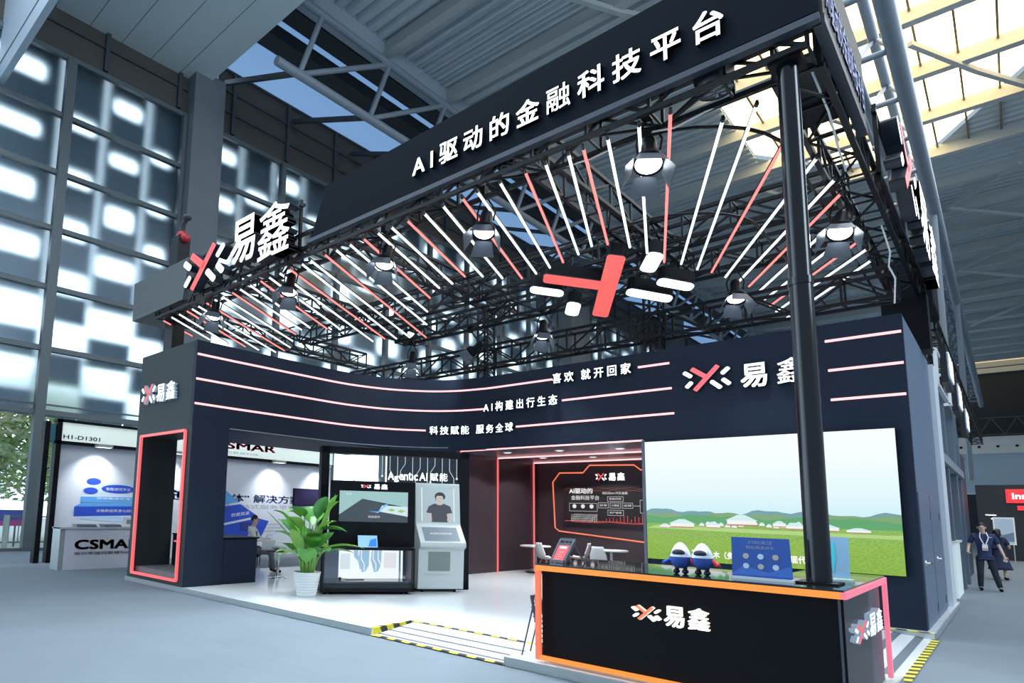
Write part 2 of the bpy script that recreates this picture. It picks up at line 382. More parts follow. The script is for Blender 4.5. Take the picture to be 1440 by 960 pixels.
# tube trusses of the hall
def hall_truss(name, label, low, upp, y0, y1, step, r, rd, zig):
    t = thing(name, label, 'truss')
    MB().tube([(low[0], y0, low[1]), (low[0], y1, low[1])], r, 12).build('chord', STEEL, t)
    MB().tube([(upp[0], y0, upp[1]), (upp[0], y1, upp[1])], r*.9, 12).build('chord', STEEL, t)
    m = MB(); y = y0+zig
    while y+step < y1:
        m.tube([(low[0], y, low[1]), (upp[0], y+step*.15, upp[1])], rd, 8, cap=False); m.tube([(low[0], y, low[1]), (upp[0], y+step*.9+step*.25, upp[1])], rd, 8, cap=False); y += step
    m.build('bracing', STEEL, t); return t
hall_truss('roof_truss', 'grey steel pipe roof truss beside the tall glass wall', (-4.7, 18.6), (-4.1, 21.2), 6.5, 110, 3.9, .19, .12, 1.1)
y = 6.4+1.1; bi = 0
while y < 60:
    tag(MB().bar((-4.7, y, 18.6), (-9.8, y-.2, 20.6), .16, .2).build('wall_bracket', STEELD), 'black steel bracket tying the roof truss to the brown wall, %s from the beam' % ordw(bi), 'bracket', 'brackets along the roof truss'); y += 3.9; bi += 1

struct(MB().add([(-6.6, 6.4, 24.4), (-6.6, 118, 24.4), (-4.4, 118, 22.5), (-4.4, 6.4, 22.5)], [(0, 1, 2, 3)]).build('ceiling.001', STEELD))
du = MB()
for (x, z, a, b) in ((-6.2, 22.6, 6.6, 100), (-7.4, 22.0, 6.6, 100)): du.box(x-.45, x+.45, a, b, z-.3, z+.3)
tag(du.build('air_duct', STEELD), 'dark air ducts running above the glass wall under the roof', 'duct')
t = thing('catwalk_truss', 'long grey steel catwalk truss with rungs above the right aisle', 'truss')
for (x, z, r) in ((12.4, 17, .26), (11.3, 17, .13), (11.75, 18.6, .16), (10.95, 17.9, .10)): MB().tube([(x, 8, z), (x-.5, 106, z)], r, 12).build('chord', STEEL, t)
y = 9.
while y < 103:
    xo = -.5*(y-8)/102
    MB().tube([(12.4+xo, y, 17), (11.0+xo, y, 17)], .11, 8).build('rung', STEEL, t)
    for xa in (11.3, 12.4): MB().tube([(xa+xo, y, 17), (11.75+xo, y+1.6, 18.6)], .08, 6).build('brace', STEEL, t)
    y += 3.3
for y in (34, 52): MB().tube([(12.2, y, 16.9), (11.9, y+6, 5)], .16, 8).build('strut', STEEL, t)
# end of the hall
struct(MB().box(-10, 46, 110, 111, -.1, 5.8).box(-10, 46, 109, 110, 13.2, 22.9).build('wall_back', mat('dark_end_wall', (.02, .024, .032), .8)))
struct(MB().box(-10, 46, 108.5, 109, 5.8, 11.2).build('wall_back.001', mat('grey_blue_end_panel', (.40, .50, .60), .7)))
m = MB().box(-10, 46, 108.2, 108.6, 11.0, 13.2); struct(m.build('trim_2', mat('white_end_band', (.66, .67, .66), .6)))
m = MB()
for i in range(14): m.ell((6+i*1.75, 108.2, 11.9), .16, .1, .16, 10, 6)
struct(m.build('trim_3', BLK2))
m = MB()
for i in range(12): m.bar((9+i*2.4, 107.9, 13.4), (10.2+i*2.4, 107.9, 15.6), .12); m.bar((10.2+i*2.4, 107.9, 15.6), (11.4+i*2.4, 107.9, 13.4), .12)
m.bar((-8, 107.9, 13.4), (44, 107.9, 13.4), .14); m.bar((-8, 107.9, 15.6), (44, 107.9, 15.6), .14)
tag(m.build('roof_truss', STEELD), 'dark lattice truss across the far end of the hall', 'truss')

# ------------------------------------------------------------------ outside: trees, railing, banner
def leafm(name, c): return mat(name, c, .6, var=.35, vscale=1.3)
def tree(x, y, h, r, label, mt, seed):
    random.seed(seed)
    t = thing('garden_tree', label, 'tree', (x, y, -.18), 0, 'trees outside the glass wall')
    tr_ = MB().tube([(0, 0, 0), (.1, .05, h*.3), (-.1, .1, h*.55), (.1, 0, h*.8)], [.2, .16, .1, .04], 8)
    for a in range(6):
        an = a*1.05; z0 = h*(.28+.07*a); tr_.tube([(0, 0, z0), (math.cos(an)*r*.5, math.sin(an)*r*.5, z0+h*.14), (math.cos(an)*r*.85, math.sin(an)*r*.85, z0+h*.2)], [.07, .04, .015], 6)
    tr_.build('trunk', mat('bark', (.16, .13, .10), .9), t)
    m = MB()
    for i in range(3800):
        while True:
            p = Vector((random.uniform(-1, 1), random.uniform(-1, 1), random.uniform(-1, 1)))
            if .25 < p.length < 1: break
        q = Vector((p.x*r, p.y*r, h*.62+p.z*h*.42)); s_ = random.uniform(.12, .26)
        a = Vector((random.uniform(-1, 1), random.uniform(-1, 1), random.uniform(-.6, .6))).normalized(); b = a.cross(Vector((random.uniform(-1, 1), random.uniform(-1, 1), 1))).normalized()
        m.add([q-a*s_, q+b*s_*.5, q+a*s_, q-b*s_*.5], [(0, 1, 2, 3)], 0 if random.random() < .6 else 1)
    m.build('leaves', [leafm('leaf_green', (.50, .66, .25)), leafm('leaf_pale', (.75, .86, .52))], t)
tree(-17.5, .2, 7.2, 2.6, 'broad green tree outside the lower left glass, leftmost', None, 3)
tree(-19.5, 3.6, 8.0, 2.8, 'tall green tree outside, just left of the black booth posts', None, 5)
tree(-22.5, 7.4, 7.5, 2.8, 'green tree outside above the neighbouring booth header', None, 8)
tree(-22, -2.5, 8.5, 3.0, 'green tree outside at the left edge behind the railing', None, 11)
t = thing('railing', 'dark metal railing outside the glass with thin upright bars', 'railing', (-11.6, 0, -.18))
MB().bar((0, -6, 1.2), (0, 9, 1.2), .06).build('top_rail', FRAME, t); MB().bar((0, -6, .28), (0, 9, .28), .05).build('bottom_rail', FRAME, t)
m = MB(); y = -6
while y < 9: m.bar((0, y, .28), (0, y, 1.2), .03); y += .32
m.build('balusters', FRAME, t)
for y in (-2.2, .62, 3.4): MB().tube([(0, y, 0), (0, y, 1.25)], .10, 12).build('post', mat('pale_green_post', (.40, .50, .48), .5), t)
t = thing('banner_board', 'blue and magenta notice board outside behind the railing', 'board', (-13.5, .95, -.18))
MB().box(-.05, .05, -.95, .75, .80, 1.42).build('panel', mat('blue_board', (.05, .08, .45), .5), t)
MB().poly([(-.95, .80), (.75, .80), (.75, 1.05), (-.95, .92)], (.06, 0, 0), (0, 1, 0), (0, 0, 1)).build('stripe', mat('magenta_board', (.55, .04, .25), .5), t)
MB().bar((0, -.6, 0), (0, -.6, .8), .06).bar((0, .5, 0), (0, .5, .8), .06).build('leg', FRAME, t)
m = MB().box(-.03, .03, -.3, .4, 0, 2.3)
tag(m.build('notice_panel', WHITEP, None, (-12.6, -.55, -.18)), 'plain white panel standing outside at the left edge', 'panel')

# ------------------------------------------------------------------ the neighbouring white booth on the left
POSTER = mat('pale_poster_wall', (.62, .66, .74), .6)
BLUE1 = mat('poster_blue', (.02, .07, .50), .5); BLUE2 = mat('poster_light_blue', (.10, .35, .75), .5); BLUE3 = mat('poster_pale_blue', (.45, .62, .82), .5)
INK = mat('dark_ink', (.055, .008, .02), .5); INKB = mat('blue_ink', (.05, .18, .62), .5); INKG = mat('grey_ink', (.25, .28, .33), .5); REDI = mat('red_ink', (.92, .06, .22), .5)
XW = -5.2
t = thing('exhibition_booth_wall', 'white poster wall of the neighbouring booth with blue diagrams', 'booth wall', (XW, 0, -.1))
MB().box(-.12, 0, -.05, 10.4, 0, 3.35).build('panel', POSTER, t)
GREENW = mat('lit_fascia_white', (.80, .88, .84), .5, emit=(.85, 1, .92), strength=.35)
MB().box(-.12, .1, -.05, 10.4, 3.42, 3.98).build('header_panel', GREENW, t)
m = MB(); m.box(-.13, .16, -.1, 10.4, 3.34, 3.43); m.box(-.13, .16, -.1, 10.4, 3.97, 4.05); m.build('header_frame', BLK2, t)
UY, UZ = (0, 1, 0), (0, 0, 1)
text('lettering', 'H1-D1301', (.101, .12, 3.5), UY, UZ, 1.05, .12, 0, mat('header_ink', (.06, .07, .08), .5), t, .02)
text('lettering', 'CSMAR', (.101, 4.9, 3.68), UY, UZ, 2.7, .26, 0, REDI, t, .03)
text('lettering', '希施玛数据科技', (.101, 4.95, 3.52), UY, UZ, 1.9, .08, 0, INKG, t, .0)
text('lettering', '“希施玛', (.003, 1.6, 1.86), UY, UZ, 3.6, .32, 0, INKB, t, .02)
text('lettering', '体” 解决方案', (.003, 5.85, 1.84), UY, UZ, 3.1, .30, 0, INKB, t, .02)
text('lettering', '数据应用一站式服务平台', (.003, 4.2, 1.62), UY, UZ, 4.5, .16, 0, INKG, t, 0)
text('lettering', 'CSMAR', (.003, 8.98, 2.2), UY, UZ, .95, .13, 0, INK, t, .02)
for i in range(3):
    text('lettering', '智能数据治理与金融模型服务平台'[i:], (.003, 6.55, 1.05-.12*i), UY, UZ, 2.1-(.7 if i == 2 else 0), .06, 0, INKG, t, 0)
m = MB()
def pp(pts, mi=0, off=.004): m.poly(pts, (off, 0, .1), UY, UZ, mi=mi)
pp([(5.0, 2.5), (5.4, 2.3), (6.2, 1.75), (5.0, 1.55)], 1); pp([(5.0, 1.5), (6.25, 1.68), (7.0, 1.28), (5.0, .9)], 0); pp([(5.0, .82), (7.0, 1.2), (7.5, 1.1), (7.2, .55), (5.0, .3)], 0)
pp([(5.0, .22), (7.2, .48), (8.6, .95), (8.6, .9), (7.0, .35), (5, .1)], 2)
m.build('diagram', [BLUE1, BLUE2, BLUE3], t)
text('lettering', '数据资源', (.006, 5.9, 1.33), (0, 1, .12), UZ, .75, .12, 0, WHITEP, t, 0)
m = MB().box(.002, .02, 6.3, 6.75, .9, 1.15); m.build('icon_block', mat('icon_navy', (.03, .05, .2), .4), t)
m = MB()
def disk(c, rx, ry, h, mi): 
    n_ = 28; ring = [(c[0]+rx*math.cos(2*PI*k/n_), c[1]+ry*math.sin(2*PI*k/n_)) for k in range(n_)]; m.poly(ring, (h, 0, .1), UY, UZ, mi=mi)
m.poly([(.5, 1.32), (.85, 1.1), (2.8, .98), (2.9, 1.3), (2.6, 1.42), (.8, 1.44)], (.004, 0, .1), UY, UZ, mi=2)
m.poly([(.62, 1.47), (2.9, 1.53), (2.9, 1.25), (.62, 1.19)], (.006, 0, .1), UY, UZ, mi=0); m.poly([(.62, 1.47), (2.9, 1.53), (2.8, 1.62), (.8, 1.58)], (.006, 0, .1), UY, UZ, mi=1)
m.poly([(.78, 1.76), (2.9, 1.80), (2.9, 1.64), (.78, 1.60)], (.008, 0, .1), UY, UZ, mi=1)
m.poly([(.78, 1.76), (2.9, 1.8), (2.8, 2.1), (2.3, 2.22), (1.2, 2.2), (.8, 2.0)], (.005, 0, .1), UY, UZ, mi=3)
disk((1.88, 2.02), .52, .13, .010, 0); disk((1.12, 2.22), .21, .10, .010, 0); disk((1.05, 1.94), .21, .10, .010, 0)
m.build('diagram', [BLUE1, BLUE2, BLUE3, mat('poster_paler', (.52, .62, .76), .6)], t)
text('lettering', '智能研究平台', (.013, 1.5, 2.07), UY, UZ, .75, .09, 0, WHITEP, t, 0)
text('lettering', '金融数据资源与知识库', (.013, 1.25, 1.42), UY, UZ, 1.3, .09, 0, WHITEP, t, 0); text('lettering', '数据集成治理', (.013, 1.25, 1.80), UY, UZ, 1.0, .06, 0, WHITEP, t, 0)
for (ya, za, zb_) in ((0, 0, 4.05), (-.32, 0, 3.95)):
    m = MB().box(-.12, .16, ya-.08, ya+.06, za, zb_); m.build('post', BLK2, t)
m = MB().box(-.08, .05, -.30, -.06, 3.35, 3.9).build('side_panel', mat('teal_panel', (.05, .2, .25), .4), t)
tv = thing('television', 'black wall television on the neighbouring booth poster wall', 'television', (XW, 9.3, 2.0))
MB().box(.0, .06, -.75, .95, -.32, .34).build('body', BLK2, tv); MB().box(.06, .064, -.72, .92, -.29, .31).build('screen', mat('dark_screen', (.03, .025, .07), .15), tv)
def arm_lamp(y, label):
    l = thing('arm_spotlight', label, 'spotlight', (XW, y, 3.16), 0, 'arm lamps over the poster wall')
    MB().bar((.1, 0, .05), (.55, 0, .1), .03).build('arm', ALU, l); MB().box(.42, .68, -.22, .22, .04, .12).build('lamp_head', [ALU], l); MB().box(.44, .66, -.2, .2, .036, .04).build('lens', SIGN_W, l)
    li = bpy.data.lights.new('arm_spotlight_light', 'SPOT'); li.energy = 170; li.spot_size = 1.9; li.spot_blend = .9; li.shadow_soft_size = .08; li.color = (.95, .98, 1)
    q = bpy.data.objects.new('arm_spotlight_light', li); COL.objects.link(q); q.parent = l; q.location = (.55, 0, 0); q.rotation_euler = Vector((-.42, 0, -1)).to_track_quat('-Z', 'Y').to_euler()
arm_lamp(1.12, 'slim arm lamp over the left blue diagram of the poster wall'); arm_lamp(3.4, 'unseen arm lamp lighting the blue heading seen through the portal'); arm_lamp(7.45, 'slim arm lamp over the blue poster title'); arm_lamp(9.65, 'slim arm lamp over the small poster heading beside the television')  # the second lamp is unseen, kept to light the wall behind the portal
t = thing('reception_counter', 'white reception counter of the neighbouring booth with dark lettering', 'counter', (-2.85, -.5, -.1))
MB().box(-.55, 0, .12, 2.4, 0, 1.02).build('body', mat('counter_white', (.62, .64, .72), .4), t); MB().box(-.56, -.02, 0, .12, 0, 1.05).build('side_frame', ALU, t)
MB().box(-.62, .03, 0, 2.45, 1.02, 1.06).build('top', mat('counter_top_grey', (.45, .47, .50), .4), t)
text('lettering', 'CSMAR', (.004, .36, .50), UY, UZ, 1.72, .25, 0, INK, t, .035)
text('lettering', '深圳希施玛数据科技有限公司', (.004, .36, .36), UY, UZ, 2.2, .085, 0, INKG, t, .008)
for (y, w_, nm, lb) in ((.45, .5, 'brochure_pile', 'pile of grey brochures on the white counter, left end'), (1.15, .45, 'brochure_pile', 'pile of dark brochures in the middle of the white counter')):
    m = MB()
    for i in range(4): m.box(-.45+.01*i, -.12+.012*i, y-.02*i, y+w_-.015*i, 1.06+.02*i, 1.078+.02*i)
    tag(m.build(nm, mat('brochure_grey', (.25, .28, .34), .5), None, (-2.85, -.5, -.1)), lb, 'brochures', 'brochures on the white counter')
t = thing('sign_plate', 'small white plate with code square standing on the white counter', 'sign', (-3.05, 1.15, .96))
MB().box(-.01, .01, 0, .32, 0, .26).build('plate', WHITEP, t); MB().box(-.06, .06, .05, .27, 0, .015).build('foot', ALU, t); MB().box(.01, .012, .1, .22, .08, .2).build('mark', INKG, t)

# ------------------------------------------------------------------ booth platform, ramps
PE = mat('platform_edge_face', (.34, .385, .39), .45, metal=.2)
m = MB()
fx0, fx1, fd, rx, ry0, ry1 = 7.74, 9.86, .86, 12.2, 2.6, 6.45
for a in ((-.05, fx0, 0, 13.2), (fx0, fx1, fd, 13.2), (fx1, rx, 0, 13.2), (rx, 13.05, 0, ry0), (rx, 13.05, ry1, 12.2)): m.box(a[0], a[1], a[2], a[3], -.1, 0)
struct(m.build('floor_platform', WHITEF))
m = MB().box(-.06, fx0, -.02, 0, -.085, .002).box(fx1, 13.07, -.02, 0, -.085, .002).box(13.05, 13.07, 0, ry0, -.085, .002).box(-.06, -.04, 0, 7, -.085, .002).box(13.05, 13.07, ry1, 12.2, -.085, .002)
struct(m.build('trim_4', PE))
GREYS = mat('grey_grip_strip', (.10, .13, .155), .8); HY = mat('hazard_yellow', (.75, .66, .03), .6); HB = mat('hazard_black', (.02, .02, .025), .6)
def tape(mb, p, q, w_, nrm=(0, 0, 1), st=.13):
    p, q = Vector(p), Vector(q); L = (q-p).length; d = (q-p)/L; s_ = d.cross(Vector(nrm)).normalized()*w_/2; i = 0; x = 0
    while x < L:
        e = min(L, x+st); sk = .04
        a, b = p+d*x, p+d*e
        mb.add([a-s_, b-s_, b+s_+d*min(sk, L-e), a+s_+d*(sk if x else 0)], [(0, 1, 2, 3)], i % 2); i += 1; x = e
    return mb
t = thing('ramp', 'white front ramp with grey grip strips let into the platform edge', 'ramp', (0, 0, 0), 0, 'white ramps with hazard tape')
MB().add([(fx0, 0, -.095), (fx1, 0, -.095), (fx1, fd, -.004), (fx0, fd, -.004)], [(0, 1, 2, 3)]).build('ramp_board', WHITEF, t)
def rz_(y): return -.095+.091*y/fd
for y in (.13, .34, .56): MB().add([(fx0, y-.025, rz_(y-.025)+.003), (fx1, y-.025, rz_(y-.025)+.003), (fx1, y+.025, rz_(y+.025)+.003), (fx0, y+.025, rz_(y+.025)+.003)], [(0, 1, 2, 3)]).build('grip_strip', GREYS, t)
m = MB(); tape(m, (fx0, .02, -.086), (fx1, .02, -.086), .10); tape(m, (fx0, fd+.03, .004), (fx1, fd+.03, .004), .09); tape(m, (fx0-.03, .02, .004), (fx0-.03, fd, .004), .09); tape(m, (fx0+.004, .02, -.04), (fx0+.004, fd, -.01), .08, (1, 0, 0)); tape(m, (fx1-.004, .02, -.05), (fx1-.004, .1, -.045), .09, (1, 0, 0))
m.build('hazard_tape', [HY, HB], t)
t = thing('ramp', 'white side ramp with grey strips behind the counter, right side', 'ramp', (0, 0, 0), 0, 'white ramps with hazard tape')
MB().add([(rx, ry0, -.004), (13.08, ry0, -.095), (13.08, ry1, -.095), (rx, ry1, -.004)], [(0, 1, 2, 3)]).build('ramp_board', WHITEF, t)
for x in (12.35, 12.62, 12.88):
    z0, z1 = -.004-.091*(x-.05-rx)/.88+.003, -.004-.091*(x+.05-rx)/.88+.003
    MB().add([(x-.05, ry0, z0), (x+.05, ry0, z1), (x+.05, ry1, z1), (x-.05, ry1, z0)], [(0, 1, 2, 3)]).build('grip_strip', GREYS, t)
tape(MB(), (13.06, ry0, -.088), (13.06, ry1, -.088), .09).build('hazard_tape', [HY, HB], t); tape(MB(), (rx, ry1+.0, .004), (13.05, ry1+.0, .004), .12).build('hazard_tape', [HY, HB], t)

# ------------------------------------------------------------------ booth walls
H = 4.96; H1, H2, H3 = 4.663, 4.151, 3.644
CW = 2.49
# left column with the neon portal (front face y = 0)
t = thing('portal_column', 'charcoal column with a red neon framed opening at the left front corner', 'column')
m = MB(); px0, px1, pz0, pz1 = .27, 2.28, .11, 3.1
m.box(0, px0, 0, .86, 0, H); m.box(px1, CW, 0, .86, 0, H); m.box(px0, px1, 0, .86, pz1, H); m.box(px0, px1, 0, .86, 0, pz0)
# flatten inner coplanar seams: one mesh of touching boards
m.build('body', COLG, t)
MB().box(px0, px1, .06, .86, pz0, .24).build('ledge', mat('grey_ledge', (.14, .15, .16), .5), t)
m = MB()
for a, b in (((px0, pz0), (px1, pz0)), ((px1, pz0), (px1, pz1)), ((px1, pz1), (px0, pz1)), ((px0, pz1), (px0, pz0))):
    m.bar((a[0], -.02, a[1]), (b[0], -.02, b[1]), .06, .05)
m.build('neon_frame', NEON_R, t)
MB().box(CW, CW+.004, 0, .86, 0, H).build('side_board', BLK, t)
logo(t, (.57, -.005, 4.04), (1, 0, 0), (0, 0, 1), .33, .07, SIGN_R, SIGN_W, SIDE_L)
for o in list(t.children):
    if o.name.startswith('logo'): o.location.y -= .0
text('letter', '易鑫', (.98, -.005, 3.80), (1, 0, 0), (0, 0, 1), .82, .40, .07, [SIGN_W, SIDE_L], t, .013, True)
# low cabinet in the left opening
t = thing('low_cabinet', 'low black cabinet built against the left column under the opening', 'cabinet', (0, 0, 0))
MB().box(.35, CW-.02, .86, 1.72, 0, .92).build('body', BLK, t, None, .01); MB().box(.3, CW, .87, 1.76, .92, .95).build('top', BLK2, t)
MB().box(CW-.02, CW-.012, .9, 1.68, .03, .9).build('front_panel', BLK, t); MB().bar((.5, .83, .78), (2.26, .83, .78), .035).build('neon_strip', NEON_R, t)
# curved fascia + back wall plan
def plan():
    pts = [(CW, .0), (CW, .86), (CW+.03, 2.0), (CW+.06, 3.0), (CW+.12, 4.0)]
    pts += [(2.80, 4.75), (3.03, 5.28), (3.36, 5.75), (3.75, 6.14), (4.25, 6.42), (4.85, 6.56), (5.4, 6.6)]
    pts += [(8.8, 6.6), (12.96, 6.64)]
    return pts
def smooth(pts, n_=6):
    out = []
    for i in range(len(pts)-1):
        p0 = Vector(pts[max(0, i-1)]); p1 = Vector(pts[i]); p2 = Vector(pts[i+1]); p3 = Vector(pts[min(len(pts)-1, i+2)])
        if (p2-p1).length > 2.5: out.append(p1); continue
        for k in range(n_):
            u = k/n_; out.append(.5*((2*p1)+(p2-p0)*u+(2*p0-5*p1+4*p2-p3)*u*u+(3*p1-p0-3*p2+p3)*u**3))
    out.append(Vector(pts[-1])); return out
PL = smooth(plan())
CUM = [0]
for a, b in zip(PL[:-1], PL[1:]): CUM.append(CUM[-1]+(b-a).length)
def at_s(s):
    for i in range(len(PL)-1):
        if s <= CUM[i+1] or i == len(PL)-2:
            u = (s-CUM[i])/(CUM[i+1]-CUM[i]); p = PL[i].lerp(PL[i+1], u); d = (PL[i+1]-PL[i]).normalized(); return p, Vector((d.y, -d.x))
def s_of(x=None, y=None):
    for i in range(len(PL)-1):
        a, b = PL[i], PL[i+1]
        if x is not None and a.x <= x <= b.x and b.x > a.x and a.y > 4: return CUM[i]+(b-a).length*(x-a.x)/(b.x-a.x)
        if y is not None and a.y <= y <= b.y and b.y > a.y: return CUM[i]+(b-a).length*(y-a.y)/(b.y-a.y)
def ribbon(s0, s1, z0, z1, d, mb, mi=0, step=.12, off=0):
    n_ = max(2, int((s1-s0)/step)); q = [at_s(s0+(s1-s0)*i/n_) for i in range(n_+1)]
    fr = [(p+nn*(off+d), p+nn*off) for p, nn in q]; vv = []
    for a, b in fr: vv += [(a.x, a.y, z0), (a.x, a.y, z1), (b.x, b.y, z1), (b.x, b.y, z0)]
    ff = []
    for i in range(n_):
        for k in range(4): ff.append((4*i+k, 4*i+4+k, 4*i+4+(k+1) % 4, 4*i+(k+1) % 4))
    ff += [(0, 1, 2, 3), (4*n_+3, 4*n_+2, 4*n_+1, 4*n_)]
    mb.add(vv, ff, mi); return mb
wall = thing('partition_wall', 'tall black booth wall curving from the left side to the big screen, with glowing red lines', 'booth wall')
S86, SD0, SD1, SEND = s_of(y=.87), s_of(x=4.19), s_of(x=8.8), CUM[-1]
S52 = s_of(y=5.2)
ribbon(0.0, S52, 3.2, H, -.12, MB()).build('fascia', BLK, wall)
ribbon(S52, SD0, 0, H, -.12, MB()).build('panel', BLK, wall)
ribbon(SD0, SD1, 3.14, H, -.12, MB()).build('fascia', BLK, wall)
ribbon(SD1, SEND, 0, H, -.12, MB()).build('panel', BLK, wall)
m = MB().box(.1, CW-.02, .86, 6.4, 3.2, 3.32); m.build('soffit', BLK, wall)
m = MB(); ribbon(S86, SD0-.2, 3.20, 3.22, .006, m); m.build('edge_strip', mat('pale_edge', (.25, .29, .33), .5), wall)
def led(s0, s1, z): ribbon(s0, s1, z-.02, z+.02, .022, MB()).build('led_strip', LINE_R, wall)
X = lambda x: s_of(x=x)
led(.02, X(6.78), H1); led(X(7.02+1.62), X(8.72), H1) if False else None
led(X(7.72+.97), X(8.70)+.0, H1) if False else led(X(8.0), X(8.0)+.02, H1) if False else None
led(.02, X(4.93), H2); led(.02, X(3.55), H3)
for a, b, z in ((8.72, 8.74, H1),): pass
led(X(7.02), X(9.39), H2); led(X(5.82), X(9.42), H3)
MB().box(8.62, 9.33, 6.555, 6.58, 4.64, 4.68).build('led_strip', LINE_R, wall) if False else None
led(X(7.86+.88), X(9.36), H1)
for z, xa in ((H1, 11.93), (H2, 11.95), (H3, 11.96)): led(X(xa), X(12.94), z)
UX = (1, 0, 0)
def slogan(txt, x0, x1, z, h, y):
    text('letter', txt, (x0, y, z), UX, UZ, x1-x0, h, .045, [SIGN_W, SIDE_D], wall, .014, True, 1.28)
slogan('喜欢 就开回家', 6.83, 8.62, 4.54, .235, 6.56)
slogan('AI构建出行生态', 4.98, 6.97, 4.045, .235, 6.50)
for i, ch in enumerate('科技赋能 服务全球'):
    if ch == ' ': continue
    s_ = s_of(x=3.62)+(i if i < 4 else i-.5)*.275
    p, nn = at_s(s_+.12); u = Vector((-nn.y, nn.x, 0)); O = Vector((p.x, p.y, 3.54))+Vector((nn.x, nn.y, 0))*.012-u*.12
    text('letter', ch, O, u, UZ, .215, .215, .04, [SIGN_W, SIDE_D], wall, .014)
logo(wall, (10.04, 6.60, 4.275), UX, UZ, .415, .05, LOGO_R, SIGN_W, SIDE_D, .36)
text('letter', '易鑫', (10.63, 6.60, 3.99), UX, UZ, 1.02, .46, .05, [SIGN_W, SIDE_D], wall, .02, True, 1.2)
AG = [('A', .16, 0), ('g', .12, .17), ('e', .11, .30), ('n', .11, .42), ('t', .08, .54), ('i', .03, .63), ('c', .10, .68), ('A', .16, .82), ('I', .03, 1.0), ('赋', .2, 1.1), ('能', .2, 1.34)]
for ch, w_, o_ in AG:
    p, nn = at_s(s_of(x=2.98)+o_+w_/2); u = Vector((-nn.y, nn.x, 0)); O = Vector((p.x, p.y, 2.36-(.05 if ch == 'g' else 0)))+Vector((nn.x, nn.y, 0))*.012-u*w_/2
    text('letter', ch, O, u, UZ, w_, .20 if ch in 'AIt赋能' else .15, .02, [SIGN_W, SIDE_D], wall, .015)

# storage block behind the screen: right side with two doors
t = thing('storage_block', 'tall dark storage cabin behind the screen with two flush doors', 'cabin', (0, 0, 0))
BLK_LIT = mat('black_board_lit', (.12, .17, .25), .45)  # same black paint as the wall, light from the right put into its colour
MB().box(8.82, 12.955, 6.76, 10.9, -.1, H).build('body', BLK_LIT, t)
XB = 12.957
for (a, b) in ((6.70, 8.0), (8.78, 9.9)): pass
for (a, b, hy) in ((6.82, 8.55, 7.1), (8.62, 10.3, 9.2)):
    d = MB().box(XB, XB+.012, a, b, -.06, 2.10).build('door', mat('door_board_lit', (.115, .163, .24), .42), t)  # doors share the block's colour raised for the side light
    h_ = MB().lathe([(.045, 0), (.045, .012), (.016, .014), (.016, .06)], 12, 0, (XB+.012, hy, .99), Matrix.Rotation(PI/2, 3, 'Y'))
    h_.tube([(XB+.07, hy-.01, .99), (XB+.07, hy+.16, .99)], .017, 8); h_.build('door_handle', CHROME, d)
    for z in (.2, 1.75): MB().box(XB+.012, XB+.02, b-.07, b-.04, z-.07, z+.07).build('hinge', STEELD, d)
# left end pillar of the screen (grey edge of the doorway)
m = MB().box(8.78, 8.84, 6.55, 7.0, 0, 3.14); m.build('jamb', mat('grey_jamb', (.10, .125, .16), .5), t)

# big screen
def screen_mat():
    m = bpy.data.materials.new('landscape_picture'); m.use_nodes = True; n = m.node_tree; n.nodes.clear()
    o = n.nodes.new('ShaderNodeOutputMaterial'); e = n.nodes.new('ShaderNodeEmission'); t = n.nodes.new('ShaderNodeTexCoord'); sp = n.nodes.new('ShaderNodeSeparateXYZ')
    cr = n.nodes.new('ShaderNodeValToRGB'); n.links.new(t.outputs['Generated'], sp.inputs[0]); n.links.new(sp.outputs['Z'], cr.inputs[0])
    el = cr.color_ramp.elements
    el[0].position = 0; el[0].color = (.27, .48, .09, 1); el[1].position = 1; el[1].color = (.95, 1, 1, 1)
    for p, c in ((.16, (.30, .52, .11)), (.30, (.28, .52, .14)), (.36, (.20, .48, .14)), (.362, (.62, .88, .96)), (.55, (.78, .95, .98)), (.8, (.92, 1, 1))):
        x = el.new(p); x.color = (*c, 1)
    mp = n.nodes.new('ShaderNodeMapping'); mp.inputs['Scale'].default_value = (75, 1, 120); z = n.nodes.new('ShaderNodeTexNoise'); z.inputs['Scale'].default_value = 1.5; z.inputs['Detail'].default_value = 7
    n.links.new(t.outputs['Generated'], mp.inputs[0]); n.links.new(mp.outputs[0], z.inputs['Vector'])
    lt = n.nodes.new('ShaderNodeMath'); lt.operation = 'LESS_THAN'; lt.inputs[1].default_value = .355; n.links.new(sp.outputs['Z'], lt.inputs[0])
    mu = n.nodes.new('ShaderNodeMath'); mu.operation = 'MULTIPLY'; mu.inputs[1].default_value = 1.0; n.links.new(lt.outputs[0], mu.inputs[0])
    cr2 = n.nodes.new('ShaderNodeValToRGB'); cr2.color_ramp.elements[0].position = .3; cr2.color_ramp.elements[0].color = (.72, .78, .65, 1); cr2.color_ramp.elements[1].position = .72; cr2.color_ramp.elements[1].color = (1.25, 1.15, 1.2, 1)
    n.links.new(z.outputs['Fac'], cr2.inputs[0])
    mx = n.nodes.new('ShaderNodeMix'); mx.data_type = 'RGBA'; mx.blend_type = 'MULTIPLY'
    n.links.new(mu.outputs[0], mx.inputs[0]); n.links.new(cr.outputs[0], mx.inputs[6]); n.links.new(cr2.outputs[0], mx.inputs[7])
    n.links.new(mx.outputs[2], e.inputs['Color']); e.inputs['Strength'].default_value = 1.0; n.links.new(e.outputs[0], o.inputs[0]); return m
SX0, SX1, SZ0, SZ1, SY = 8.846, 12.771, .797, 3.098, 6.6
scr = thing('led_screen', 'large wall screen showing green grassland, white yurts and pale sky', 'screen', (0, 0, 0))
MB().box(SX0-.01, SX1+.01, SY-.05, SY+.0, SZ0-.01, SZ1+.01).build('frame', BLK2, scr)
